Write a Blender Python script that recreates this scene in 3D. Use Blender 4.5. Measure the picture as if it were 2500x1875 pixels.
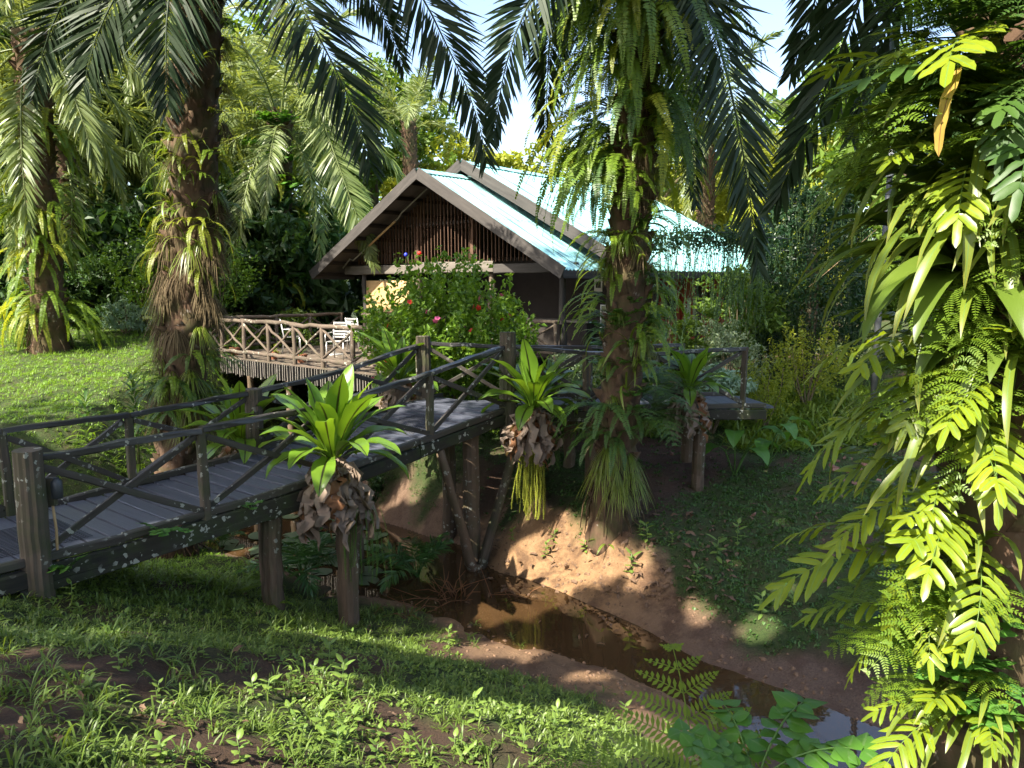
import bpy, math, random
import numpy as np
from mathutils import Vector, Matrix, Euler
R = math.radians
PI = math.pi
rng = np.random.default_rng(11)
random.seed(11)
sc = bpy.context.scene
col = sc.collection
for o in list(bpy.data.objects):
    bpy.data.objects.remove(o)

# ------------------------------------------------------------------ camera, sky, sun, exposure
FPX, EYE, HOR = 1880.0, 2.6, 690.0
PITCH = math.atan((937.5 - HOR) / FPX)
cd = bpy.data.cameras.new('camera')
cam = bpy.data.objects.new('camera', cd)
col.objects.link(cam)
cam.location = (0, 0, EYE)
cam.rotation_euler = (PI / 2 - PITCH, 0, 0)
cd.sensor_width = 36
cd.lens = 36 * FPX / 2500
cd.clip_start = 0.05
cd.clip_end = 1500
sc.camera = cam
TOSUN = Vector((-.46, -.48, .745)).normalized()
w = bpy.data.worlds.new('World')
sc.world = w
w.use_nodes = True
nt = w.node_tree
sky = nt.nodes.new('ShaderNodeTexSky')
sky.sky_type = 'NISHITA'
sky.sun_disc = False
sky.sun_elevation = math.asin(TOSUN.z)
sky.sun_rotation = math.atan2(TOSUN.x, TOSUN.y)
sky.dust_density = 3.0
sky.air_density = 1.0
nt.links.new(sky.outputs[0], nt.nodes['Background'].inputs[0])
nt.nodes['Background'].inputs[1].default_value = .125
sl = bpy.data.lights.new('sun', 'SUN')
sl.energy = 5.0
sl.angle = R(.5)
sl.color = (1, .93, .80)
sun = bpy.data.objects.new('sun', sl)
col.objects.link(sun)
sun.location = (-20, -20, 30)
sun.rotation_euler = TOSUN.to_track_quat('Z', 'Y').to_euler()
sc.view_settings.view_transform = 'Standard'
sc.view_settings.look = 'None'
sc.view_settings.exposure = 1.92
sc.view_settings.gamma = 1
sc.cycles.max_bounces = 7
sc.cycles.diffuse_bounces = 3
sc.cycles.transmission_bounces = 4
sc.cycles.caustics_reflective = False
sc.cycles.caustics_refractive = False

CP, SP = math.cos(PITCH), math.sin(PITCH)


def ray(px, py):
    u = (px - 1250) / FPX
    v = (937.5 - py) / FPX
    return np.array((u, CP + v * SP, v * CP - SP))


def PY(px, py, Y):
    d = ray(px, py)
    return Vector(d * (Y / d[1])) + Vector((0, 0, EYE))


def PZ(px, py, z):
    d = ray(px, py)
    return Vector(d * ((z - EYE) / d[2])) + Vector((0, 0, EYE))


# ------------------------------------------------------------------ object helpers
def tag(o, label=None, cat=None, group=None, kind=None):
    if label: o['label'] = label
    if cat: o['category'] = cat
    if group: o['group'] = group
    if kind: o['kind'] = kind
    return o


def root(name, label, cat, loc=(0, 0, 0), rz=0, group=None):
    o = bpy.data.objects.new(name, None)
    o.empty_display_size = .1
    col.objects.link(o)
    o.location = loc
    o.rotation_euler = (0, 0, rz)
    return tag(o, label, cat, group)


def link(name, me, parent=None, loc=(0, 0, 0), rot=(0, 0, 0), sca=1.0):
    o = bpy.data.objects.new(name, me)
    col.objects.link(o)
    o.parent = parent
    o.location = loc
    o.rotation_euler = rot
    o.scale = (sca, sca, sca) if not hasattr(sca, '__len__') else sca
    return o


class MB:
    def __init__(s):
        s.V = []; s.F = []; s.A = []; s.n = 0

    def add(s, V, F, A=None):
        V = np.asarray(V, float).reshape(-1, 3)
        if not isinstance(F, (list, tuple)): F = [F]
        for f in F:
            f = np.asarray(f, np.int64)
            if f.size: s.F.append(f + s.n)
        s.V.append(V)
        if A is None: A = np.zeros((len(V), 3)) + (.5, 0, .5)
        s.A.append(np.asarray(A, float))
        s.n += len(V)
        return s

    def mesh(s, name, mat, smooth=True):
        return mkmesh(name, np.concatenate(s.V), s.F, mat, smooth, np.concatenate(s.A))


def mkmesh(name, V, F, mat, smooth=True, A=None):
    me = bpy.data.meshes.new(name)
    me.vertices.add(len(V))
    me.vertices.foreach_set('co', np.asarray(V, np.float32).ravel())
    idx = np.concatenate([f.ravel() for f in F])
    cnt = np.concatenate([np.full(len(f), f.shape[1]) for f in F])
    me.loops.add(len(idx))
    me.loops.foreach_set('vertex_index', idx.astype(np.int32))
    me.polygons.add(len(cnt))
    st = np.concatenate([[0], np.cumsum(cnt)[:-1]])
    me.polygons.foreach_set('loop_start', st.astype(np.int32))
    me.polygons.foreach_set('use_smooth', np.full(len(cnt), smooth))
    if A is not None:
        a = me.attributes.new('uvt', 'FLOAT_COLOR', 'POINT')
        a.data.foreach_set('color', np.c_[A, np.ones(len(A))].astype(np.float32).ravel())
    me.update(calc_edges=True)
    me.validate()
    me.materials.append(mat)
    return me


def nrm(v):
    v = np.asarray(v, float)
    return v / (np.linalg.norm(v, axis=-1, keepdims=True) + 1e-9)


def box(x0, x1, y0, y1, z0, z1):
    V = [(x, y, z) for z in (z0, z1) for y in (y0, y1) for x in (x0, x1)]
    F = np.array([(0, 2, 3, 1), (4, 5, 7, 6), (0, 1, 5, 4), (2, 6, 7, 3), (0, 4, 6, 2), (1, 3, 7, 5)])
    return np.array(V, float), F


def boxes(name, mat, parent, *bs):
    m = MB()
    for b in bs: m.add(*box(*b))
    return link(name, m.mesh(name, mat, False), parent)


def ringmesh(P, cs, jit=0, cap=True):
    """sweep: P list of rings (n,k,3)"""
    n, k = P.shape[:2]
    V = P.reshape(-1, 3)
    i = np.arange(n - 1)[:, None] * k
    j = np.arange(k)[None]
    j2 = (j + 1) % k
    F = [np.stack([i + j, i + j2, i + k + j2, i + k + j], -1).reshape(-1, 4)]
    if cap:
        F += [np.arange(k)[::-1][None], (np.arange(k) + (n - 1) * k)[None]]
    return V, F


def tube(pts, rad, k=8, jit=0.0, cap=True):
    pts = np.asarray(pts, float)
    n = len(pts)
    rad = np.broadcast_to(np.asarray(rad, float), (n,))
    T = nrm(np.gradient(pts, axis=0))
    up = np.array((0, 0, 1.)) if abs(T[0][2]) < .9 else np.array((1., 0, 0))
    S = nrm(np.cross(T, up)); N = np.cross(S, T)
    a = np.arange(k) * 2 * PI / k
    rr = rad[:, None] * (1 + jit * rng.normal(size=(n, k)))
    P = pts[:, None] + rr[..., None] * (np.cos(a)[None, :, None] * S[:, None] + np.sin(a)[None, :, None] * N[:, None])
    return ringmesh(P, k, 0, cap)


def frame(p, q, up=(0, 0, 1)):
    p = Vector(p); q = Vector(q)
    x = (q - p).normalized()
    up = Vector(up)
    if abs(x.dot(up)) > .98: up = Vector((0, 1, 0))
    y = up.cross(x).normalized()
    z = x.cross(y)
    M = Matrix((x, y, z)).transposed().to_4x4()
    M.translation = p
    return M, (q - p).length


def beam(name, p, q, wd, ht, mat, parent, up=(0, 0, 1), n=5, jit=.004, ch=.15):
    """weathered squared timber from p to q (world or parent-local), its own local frame along X"""
    M, L = frame(p, q, up)
    c = min(wd, ht) * ch
    a, b = wd / 2, ht / 2
    sec = np.array([(-a + c, -b), (a - c, -b), (a, -b + c), (a, b - c), (a - c, b), (-a + c, b), (-a, b - c), (-a, -b + c)])
    P = np.zeros((n, 8, 3))
    P[..., 0] = np.linspace(0, L, n)[:, None]
    bow = rng.normal(size=(n, 1, 2)) * jit
    P[..., 1:] = sec[None] + bow + rng.normal(size=(n, 8, 2)) * jit * .6
    V, F = ringmesh(P, 8)
    o = link(name, mkmesh(name, V, F, mat, False, np.zeros((len(V), 3)) + random.random()), parent)
    o.matrix_local = M
    return o


def log(name, p, q, r0, r1, mat, parent, n=6, k=10, jit=.04, bend=.02, groove=.0):
    M, L = frame(p, q)
    pts = np.zeros((n, 3))
    pts[:, 0] = np.linspace(0, L, n)
    pts[1:-1, 1:] = rng.normal(size=(n - 2, 2)) * bend
    V, F = tube(pts, np.linspace(r0, r1, n), k, jit)
    if groove:
        gr = 1 + groove * np.where(np.arange(k) % 2, -1, 1) * rng.uniform(.3, 1.6, k)
        C = pts[:, None]; P3 = V.reshape(n, k, 3); V = (C + (P3 - C) * gr[None, :, None]).reshape(-1, 3)
    o = link(name, mkmesh(name, V, F, mat, not groove, np.zeros((len(V), 3)) + random.random()), parent)
    o.matrix_local = M
    return o


# ------------------------------------------------------------------ value noise
_tab = np.random.default_rng(3).random((256, 256))


def vn(x, y, s=1.0, o=0):
    x = np.asarray(x, float) * s + 37.3 + o * 17.7
    y = np.asarray(y, float) * s + 91.1 + o * 5.3
    i = np.floor(x).astype(int); j = np.floor(y).astype(int)
    fx = x - i; fy = y - j
    fx = fx * fx * (3 - 2 * fx); fy = fy * fy * (3 - 2 * fy)
    g = lambda a, b: _tab[a & 255, b & 255]
    return (g(i, j) * (1 - fx) + g(i + 1, j) * fx) * (1 - fy) + (g(i, j + 1) * (1 - fx) + g(i + 1, j + 1) * fx) * fy


def fbm(x, y, s=1.0, o=0, n=3):
    return sum(vn(x, y, s * 2 ** k, o + k) * .5 ** k for k in range(n)) / sum(.5 ** k for k in range(n))


# ------------------------------------------------------------------ materials
def newmat(name):
    m = bpy.data.materials.new(name)
    m.use_nodes = True
    t = m.node_tree
    t.nodes.clear()
    out = t.nodes.new('ShaderNodeOutputMaterial')
    return m, t, out


def N(t, typ, **kw):
    n = t.nodes.new(typ)
    for k, v in kw.items():
        if k.startswith('i_'):
            n.inputs[int(k[2:]) if k[2:].isdigit() else k[2:].replace('_', ' ')].default_value = v
        else:
            setattr(n, k, v)
    return n


def mixc(t, fac, a, b, typ='MIX'):
    n = t.nodes.new('ShaderNodeMix')
    n.data_type = 'RGBA'
    n.blend_type = typ
    for s, v in ((n.inputs[0], fac), (n.inputs[6], a), (n.inputs[7], b)):
        if hasattr(v, 'is_linked'): t.links.new(v, s)
        elif isinstance(v, (int, float)): s.default_value = v
        else: s.default_value = (*v, 1) if len(v) == 3 else v
    return n.outputs[2]


def mth(t, op, a, b=None, c=None):
    n = t.nodes.new('ShaderNodeMath')
    n.operation = op
    for s, v in zip(n.inputs, (a, b, c)):
        if v is None: continue
        if hasattr(v, 'is_linked'): t.links.new(v, s)
        else: s.default_value = v
    return n.outputs[0]


def ramp(t, fac, *st):
    n = t.nodes.new('ShaderNodeValToRGB')
    e = n.color_ramp.elements
    while len(e) < len(st): e.new(.5)
    for el, (p, c) in zip(e, st):
        el.position = p
        el.color = (c, c, c, 1) if isinstance(c, (int, float)) else (*c, 1)
    t.links.new(fac, n.inputs[0])
    return n.outputs[0]


def noise(t, scale, detail=3, vec=None, rough=.6):
    n = N(t, 'ShaderNodeTexNoise')
    n.inputs['Scale'].default_value = scale
    n.inputs['Detail'].default_value = detail
    n.inputs['Roughness'].default_value = rough
    if vec: t.links.new(vec, n.inputs[0])
    return n.outputs[0]


def leafmat(name, c1, c2, trans=.35, rough=.42, rib=None, tip=None, tipk=6.0, wear=None, spec=.4):
    m, t, out = newmat(name)
    oi = N(t, 'ShaderNodeObjectInfo').outputs['Random']
    at = N(t, 'ShaderNodeAttribute', attribute_name='uvt')
    sp = N(t, 'ShaderNodeSeparateColor')
    t.links.new(at.outputs[0], sp.inputs[0])
    tc = N(t, 'ShaderNodeTexCoord').outputs['Object']
    nz = noise(t, 2.5, 2, tc)
    f = mth(t, 'ADD', mth(t, 'MULTIPLY', oi, .35), mth(t, 'MULTIPLY', sp.outputs[2], .4))
    f = mth(t, 'ADD', f, mth(t, 'MULTIPLY', nz, .5))
    f = mth(t, 'SUBTRACT', f, .12)
    c = mixc(t, f, c1, c2)
    if tip:
        c = mixc(t, mth(t, 'POWER', sp.outputs[0], tipk), c, tip)
    if wear:
        wz = ramp(t, noise(t, 9, 4, tc), (.60, 0), (.68, 1))
        c = mixc(t, mth(t, 'MULTIPLY', wz, .6), c, wear)
    if rib:
        a = mth(t, 'ABSOLUTE', sp.outputs[1])
        c = mixc(t, ramp(t, a, (.05, 1), (.14, 0)), c, rib)
    b = N(t, 'ShaderNodeBsdfPrincipled')
    t.links.new(c, b.inputs['Base Color'])
    b.inputs['Roughness'].default_value = rough
    b.inputs['Specular IOR Level'].default_value = spec
    tr = N(t, 'ShaderNodeBsdfTranslucent')
    t.links.new(mixc(t, 1.0, c, (1.5, 1.35, .55), 'MULTIPLY'), tr.inputs[0])
    mx = N(t, 'ShaderNodeMixShader')
    mx.inputs[0].default_value = trans
    t.links.new(b.outputs[0], mx.inputs[1])
    t.links.new(tr.outputs[0], mx.inputs[2])
    t.links.new(mx.outputs[0], out.inputs[0])
    return m


def woodmat(name, c1, c2, lichen=0.0, moss=0.0, rough=.8, stretch=(1.2, 14, 14), licol=(.31, .31, .25), spec=.3):
    m, t, out = newmat(name)
    tc = N(t, 'ShaderNodeTexCoord').outputs['Object']
    geo = N(t, 'ShaderNodeNewGeometry')
    mp = N(t, 'ShaderNodeMapping')
    mp.inputs['Scale'].default_value = stretch
    t.links.new(tc, mp.inputs[0])
    at = N(t, 'ShaderNodeAttribute', attribute_name='uvt')
    add = N(t, 'ShaderNodeVectorMath', operation='ADD')
    t.links.new(mp.outputs[0], add.inputs[0])
    sc_ = N(t, 'ShaderNodeVectorMath', operation='SCALE')
    t.links.new(at.outputs[0], sc_.inputs[0]); sc_.inputs[3].default_value = 40
    t.links.new(sc_.outputs[0], add.inputs[1])
    g = noise(t, 1.0, 5, add.outputs[0], .7)
    c = mixc(t, ramp(t, g, (.3, 0), (.7, 1)), c1, c2)
    oi = N(t, 'ShaderNodeObjectInfo').outputs['Random']
    c = mixc(t, mth(t, 'MULTIPLY', oi, .65), c, c2)
    pos = geo.outputs['Position']
    if moss:
        nm = noise(t, 3.5, 4, pos)
        c = mixc(t, mth(t, 'MULTIPLY', ramp(t, nm, (.45, 0), (.65, 1)), moss), c, (.035, .055, .012))
    if lichen:
        v = N(t, 'ShaderNodeTexVoronoi', feature='F1')
        v.inputs['Scale'].default_value = 15
        wv = N(t, 'ShaderNodeVectorMath', operation='ADD')
        nn = N(t, 'ShaderNodeTexNoise'); nn.inputs['Scale'].default_value = 25
        t.links.new(pos, nn.inputs[0])
        s2 = N(t, 'ShaderNodeVectorMath', operation='SCALE'); s2.inputs[3].default_value = .07
        t.links.new(nn.outputs[1], s2.inputs[0])
        t.links.new(pos, wv.inputs[0]); t.links.new(s2.outputs[0], wv.inputs[1])
        t.links.new(wv.outputs[0], v.inputs[0])
        sep = N(t, 'ShaderNodeSeparateColor'); t.links.new(v.outputs['Color'], sep.inputs[0])
        thr = mth(t, 'MULTIPLY', mth(t, 'POWER', sep.outputs[0], 1.5), .5)
        blot = mth(t, 'LESS_THAN', v.outputs['Distance'], thr)
        big = ramp(t, noise(t, 2.6, 3, pos), (.57 - .16 * lichen, 0), (.68 - .14 * lichen, 1))
        c = mixc(t, mth(t, 'MULTIPLY', mth(t, 'MULTIPLY', blot, big), .85), c, licol)
    b = N(t, 'ShaderNodeBsdfPrincipled')
    t.links.new(c, b.inputs['Base Color'])
    b.inputs['Roughness'].default_value = rough
    b.inputs['Specular IOR Level'].default_value = spec
    bp = N(t, 'ShaderNodeBump')
    bp.inputs['Strength'].default_value = .5
    bp.inputs['Distance'].default_value = .012
    t.links.new(g, bp.inputs['Height'])
    t.links.new(bp.outputs[0], b.inputs['Normal'])
    t.links.new(b.outputs[0], out.inputs[0])
    return m


def plain(name, c, rough=.6, metal=0.0, var=.25, spec=.4):
    m, t, out = newmat(name)
    tc = N(t, 'ShaderNodeTexCoord').outputs['Object']
    g = noise(t, 4, 4, tc)
    c2 = tuple(x * (1 - var) for x in c)
    b = N(t, 'ShaderNodeBsdfPrincipled')
    t.links.new(mixc(t, ramp(t, g, (.35, 0), (.65, 1)), c, c2), b.inputs['Base Color'])
    b.inputs['Roughness'].default_value = rough
    b.inputs['Metallic'].default_value = metal
    b.inputs['Specular IOR Level'].default_value = spec
    t.links.new(b.outputs[0], out.inputs[0])
    return m


M = {}
M['frond'] = leafmat('palm_leaf', (.009, .022, .009), (.026, .048, .015), .16, .5, spec=.25)  # near fronds: backlit darkness put into the leaf colour
M['frond_far'] = leafmat('palm_leaf_far', (.085, .13, .04), (.21, .25, .085), .42, .4)  # distant fronds: haze painted in as a paler leaf colour
M['rachis'] = plain('rachis', (.13, .14, .05), .5)
M['fern'] = leafmat('sword_fern', (.075, .15, .014), (.17, .25, .02), .45, .45)
M['ferny'] = leafmat('yellow_fern', (.16, .22, .018), (.29, .31, .03), .48, .45)
M['fernd'] = leafmat('dark_fern', (.03, .08, .018), (.075, .14, .02), .38, .45)
M['bigfern'] = leafmat('oblong_fern', (.13, .21, .014), (.25, .30, .018), .45, .33, rib=(.16, .26, .06), wear=(.12, .17, .02))
M['strap'] = leafmat('strap_leaf', (.085, .14, .016), (.19, .24, .028), .4, .35, rib=(.12, .2, .05), tip=(.28, .24, .05), tipk=12)
M['broad'] = leafmat('plicate_leaf', (.055, .11, .016), (.12, .17, .022), .38, .36, wear=(.16, .2, .05))
M['round'] = leafmat('round_leaf', (.05, .15, .02), (.10, .22, .03), .35, .4, rib=(.1, .2, .05))
M['yellowleaf'] = leafmat('yellowed_leaf', (.36, .27, .05), (.40, .25, .06), .35, .5, rib=(.2, .1, .03))
M['dead'] = leafmat('dead_leaf', (.14, .10, .075), (.29, .225, .175), .15, .8, wear=(.10, .055, .03), spec=.15)
M['deadred'] = leafmat('red_dead_leaf', (.13, .06, .03), (.22, .11, .055), .2, .75, spec=.15)
M['litter'] = leafmat('litter_leaf', (.09, .055, .035), (.20, .13, .085), .15, .8, spec=.15)
M['rootlet'] = leafmat('brown_rootlets', (.05, .032, .018), (.15, .115, .06), .15, .8, spec=.15)
M['nest'] = leafmat('nest_fern_leaf', (.07, .16, .018), (.15, .25, .022), .36, .30, rib=(.02, .02, .008), wear=(.09, .18, .025), spec=.5)
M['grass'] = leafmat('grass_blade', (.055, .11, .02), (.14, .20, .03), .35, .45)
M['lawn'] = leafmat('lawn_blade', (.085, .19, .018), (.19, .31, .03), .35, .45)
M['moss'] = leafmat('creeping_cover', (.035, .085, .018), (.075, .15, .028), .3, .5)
M['weed'] = leafmat('weed_leaf', (.09, .17, .03), (.21, .29, .05), .38, .42, rib=(.16, .24, .08))
M['treea'] = leafmat('crown_yellow', (.18, .24, .025), (.36, .38, .05), .5, .5)
M['treeb'] = leafmat('crown_green', (.07, .145, .02), (.17, .24, .03), .45, .45)
M['treed'] = leafmat('crown_dark', (.02, .055, .015), (.05, .10, .025), .36, .45)
M['hib'] = leafmat('hibiscus_leaf', (.07, .17, .018), (.17, .27, .025), .42, .38)
M['varie'] = leafmat('variegated_leaf', (.10, .17, .08), (.38, .42, .26), .35, .45)
M['silver'] = leafmat('silver_leaf', (.13, .24, .15), (.32, .42, .30), .3, .45)
M['vine'] = leafmat('vine_leaf', (.010, .034, .012), (.03, .075, .02), .3, .4)  # darkened leaf colour carries the shade on the vine-draped mound
M['cycad'] = leafmat('cycad_leaf', (.04, .11, .03), (.08, .17, .04), .35, .38)
M['pad'] = leafmat('lily_pad', (.06, .10, .05), (.14, .18, .10), .1, .3)
M['red'] = leafmat('red_petal', (.55, .02, .015), (.6, .05, .03), .3, .5)
M['pink'] = leafmat('pink_petal', (.6, .08, .22), (.6, .15, .3), .3, .5)
M['blue'] = plain('blue_plastic', (.03, .05, .5), .4)
M['trunk'] = woodmat('palm_trunk', (.022, .013, .008), (.115, .068, .04), .15, .5, .95, (9, 9, 3), (.24, .21, .17))
M['bark'] = woodmat('tree_bark', (.06, .045, .03), (.16, .12, .08), .3, .3, .9, (8, 8, 1.5))
M['stem'] = woodmat('stem', (.09, .065, .04), (.17, .13, .08), 0, .3, .85, (5, 5, 2))
M['rail'] = woodmat('weathered_rail', (.016, .013, .011), (.060, .050, .040), .8, .25, .6)
M['railtop'] = woodmat('weathered_top_rail', (.010, .009, .009), (.034, .030, .028), .5, .1, .36, spec=.5)
M['post'] = woodmat('weathered_post', (.022, .017, .012), (.095, .074, .052), .6, .5, .85)
M['pile'] = woodmat('bridge_pile', (.035, .024, .015), (.13, .088, .056), .55, .35, .85)
M['plank'] = woodmat('deck_plank', (.040, .044, .060), (.078, .084, .108), .0, .04, .40, (1.5, 26, 26), spec=.5)  # bluish base puts the sky's reflection into the board colour
M['stringer'] = woodmat('mossy_stringer', (.009, .009, .007), (.032, .028, .019), .95, .5, .85)
M['wiremesh'] = plain('wire_mesh', (.07, .072, .08), .5, .4)
M['darkwood'] = woodmat('dark_house_timber', (.012, .010, .009), (.035, .028, .023), .0, .0, .75)
M['fascia'] = woodmat('barge_board', (.014, .013, .013), (.070, .062, .056), .0, .0, .8)
M['slat'] = woodmat('gable_slat', (.045, .024, .016), (.12, .068, .043), .0, .0, .8)
M['beam'] = woodmat('gable_beam', (.06, .05, .042), (.17, .15, .125), .0, .0, .85)
M['lograil'] = woodmat('log_rail', (.034, .026, .02), (.12, .09, .066), .35, .15, .9)
M['deckgrey'] = woodmat('deck_fascia', (.07, .062, .053), (.20, .18, .155), .3, .2, .85)
M['blind'] = plain('tan_blind', (.46, .30, .14), .8, 0, .15)
M['redwall'] = plain('red_wall', (.40, .06, .025), .6)
M['white'] = plain('white_paint', (.72, .72, .70), .5, 0, .08)
M['chair'] = plain('chair_metal', (.55, .54, .52), .35, .6, .1)
M['terracotta'] = plain('terracotta', (.32, .12, .06), .8)
M['galv'] = plain('galvanised_pole', (.07, .075, .08), .55, .3, .35)
M['paper'] = plain('paper', (.6, .57, .5), .7, 0, .1)
M['glassy'] = plain('mirror_glass', (.3, .33, .32), .08, .8, .2)
M['brick'] = plain('brick_bits', (.24, .125, .09), .85, 0, .45)
M['clod'] = plain('mud_clod', (.20, .12, .07), .9, 0, .5)
M['interior'] = plain('dark_interior', (.028, .022, .019), .85)
M['tubewhite'] = plain('conduit', (.30, .29, .27), .5)
M['vinel'] = leafmat('vine_strand', (.05, .11, .04), (.12, .19, .07), .35, .4)
M['tassel'] = leafmat('tassel_fern', (.05, .13, .02), (.10, .19, .03), .35, .5)
M['tassely'] = leafmat('yellow_tassel_fern', (.32, .38, .05), (.46, .48, .08), .45, .5)

# metal roof
m, t, out = newmat('turquoise_roof')
tc = N(t, 'ShaderNodeTexCoord').outputs['Object']
c = mixc(t, noise(t, .8, 4, tc), (.17, .50, .49), (.38, .66, .64))
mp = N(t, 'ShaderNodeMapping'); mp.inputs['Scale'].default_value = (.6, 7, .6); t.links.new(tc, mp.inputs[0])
c = mixc(t, mth(t, 'MULTIPLY', ramp(t, noise(t, 1.6, 5, mp.outputs[0]), (.44, 0), (.64, 1)), .75), c, (.06, .10, .10))  # dark streaks: dirt, with dappled shade worked into the colour
b = N(t, 'ShaderNodeBsdfPrincipled')
t.links.new(c, b.inputs['Base Color'])
b.inputs['Roughness'].default_value = .3
b.inputs['Specular IOR Level'].default_value = .7
t.links.new(b.outputs[0], out.inputs[0])
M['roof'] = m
M['roofunder'] = plain('roof_underside', (.09, .082, .078), .7, 0, .3)

# ground
m, t, out = newmat('ground')
at = N(t, 'ShaderNodeAttribute', attribute_name='uvt')
sp = N(t, 'ShaderNodeSeparateColor'); t.links.new(at.outputs[0], sp.inputs[0])
pos = N(t, 'ShaderNodeNewGeometry').outputs['Position']
n1 = noise(t, 5, 8, pos, .72); n2 = noise(t, 38, 6, pos, .8); n3 = noise(t, 1.3, 4, pos)
soil = mixc(t, ramp(t, n2, (.3, 0), (.7, 1)), (.035, .019, .012), (.125, .066, .042))
soil = mixc(t, ramp(t, n1, (.35, 0), (.7, .8)), soil, (.055, .036, .022))
green = mixc(t, ramp(t, n2, (.3, 0), (.7, 1)), (.018, .035, .008), (.055, .085, .018))
green = mixc(t, ramp(t, n1, (.45, 0), (.75, .7)), green, (.075, .048, .028))
mud = mixc(t, ramp(t, n1, (.3, 0), (.7, 1)), (.25, .135, .06), (.46, .28, .14))  # sunlit mud tone, the sunlight put into the colour
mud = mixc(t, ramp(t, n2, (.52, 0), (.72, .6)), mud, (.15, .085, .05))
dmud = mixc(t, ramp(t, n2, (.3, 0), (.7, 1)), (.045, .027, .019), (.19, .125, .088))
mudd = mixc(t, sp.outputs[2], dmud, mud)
n4 = noise(t, 2.2, 6, pos, .7)
mudd = mixc(t, ramp(t, n4, (.5, 0), (.62, .75)), mudd, (.085, .045, .026))
c = mixc(t, mth(t, 'MINIMUM', mth(t, 'ADD', sp.outputs[1], mth(t, 'MULTIPLY', mth(t, 'SUBTRACT', n3, .5), .5)), 1.0), green, soil)
c = mixc(t, sp.outputs[0], c, mudd)
b = N(t, 'ShaderNodeBsdfPrincipled')
t.links.new(c, b.inputs['Base Color'])
t.links.new(ramp(t, sp.outputs[0], (.0, .95), (1, .62)), b.inputs['Roughness'])
b.inputs['Specular IOR Level'].default_value = .3
bp = N(t, 'ShaderNodeBump'); bp.inputs['Strength'].default_value = 1.0; bp.inputs['Distance'].default_value = .06
t.links.new(mth(t, 'ADD', mth(t, 'MULTIPLY', n2, .7), n1), bp.inputs['Height'])
t.links.new(bp.outputs[0], b.inputs['Normal'])
t.links.new(b.outputs[0], out.inputs[0])
M['ground'] = m

# muddy water: a thin silty film over the bed, mirror-like at grazing angles
m, t, out = newmat('muddy_water')
pos = N(t, 'ShaderNodeNewGeometry').outputs['Position']
b = N(t, 'ShaderNodeBsdfPrincipled')
t.links.new(mixc(t, noise(t, .9, 4, pos), (.022, .011, .0045), (.075, .042, .018)), b.inputs['Base Color'])
b.inputs['Roughness'].default_value = .03
b.inputs['IOR'].default_value = 1.42
b.inputs['Specular IOR Level'].default_value = .8
bp = N(t, 'ShaderNodeBump'); bp.inputs['Strength'].default_value = .05; bp.inputs['Distance'].default_value = .02
t.links.new(noise(t, 5, 2, pos), bp.inputs['Height'])
t.links.new(bp.outputs[0], b.inputs['Normal'])
t.links.new(b.outputs[0], out.inputs[0])
M['water'] = m

# ------------------------------------------------------------------ terrain
WZ = -1.9
CL = np.array([(12, -1, .6), (9, 2.2, .6), (6, 4.6, .55), (3.9, 6.3, .5), (2.95, 7.5, .44), (2.0, 8.4, .40), (1.15, 9.3, .5), (.25, 10.2, .8),
               (-.75, 11.0, .85), (-1.9, 12.2, 1.25), (-3.9, 13.6, 1.35), (-5.0, 15.6, 1.4), (-5.0, 17.8, 1.3), (-5.4, 20.5, 1.0), (-5.2, 24, .8), (-2, 32, .8), (2, 60, .8)])


def stream(x, y):
    x = np.asarray(x, float); y = np.asarray(y, float)
    best = np.full(x.shape, 1e9); hw = np.zeros(x.shape); sd = np.zeros(x.shape)
    for a, b_ in zip(CL[:-1], CL[1:]):
        dx, dy = b_[0] - a[0], b_[1] - a[1]
        u = np.clip(((x - a[0]) * dx + (y - a[1]) * dy) / (dx * dx + dy * dy), 0, 1)
        ex = x - a[0] - u * dx; ey = y - a[1] - u * dy
        d = np.hypot(ex, ey)
        mk = d < best
        best = np.where(mk, d, best)
        hw = np.where(mk, a[2] + u * (b_[2] - a[2]), hw)
        sd = np.where(mk, np.sign(-dy * ex + dx * ey), sd)
    return best, hw, sd


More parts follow.
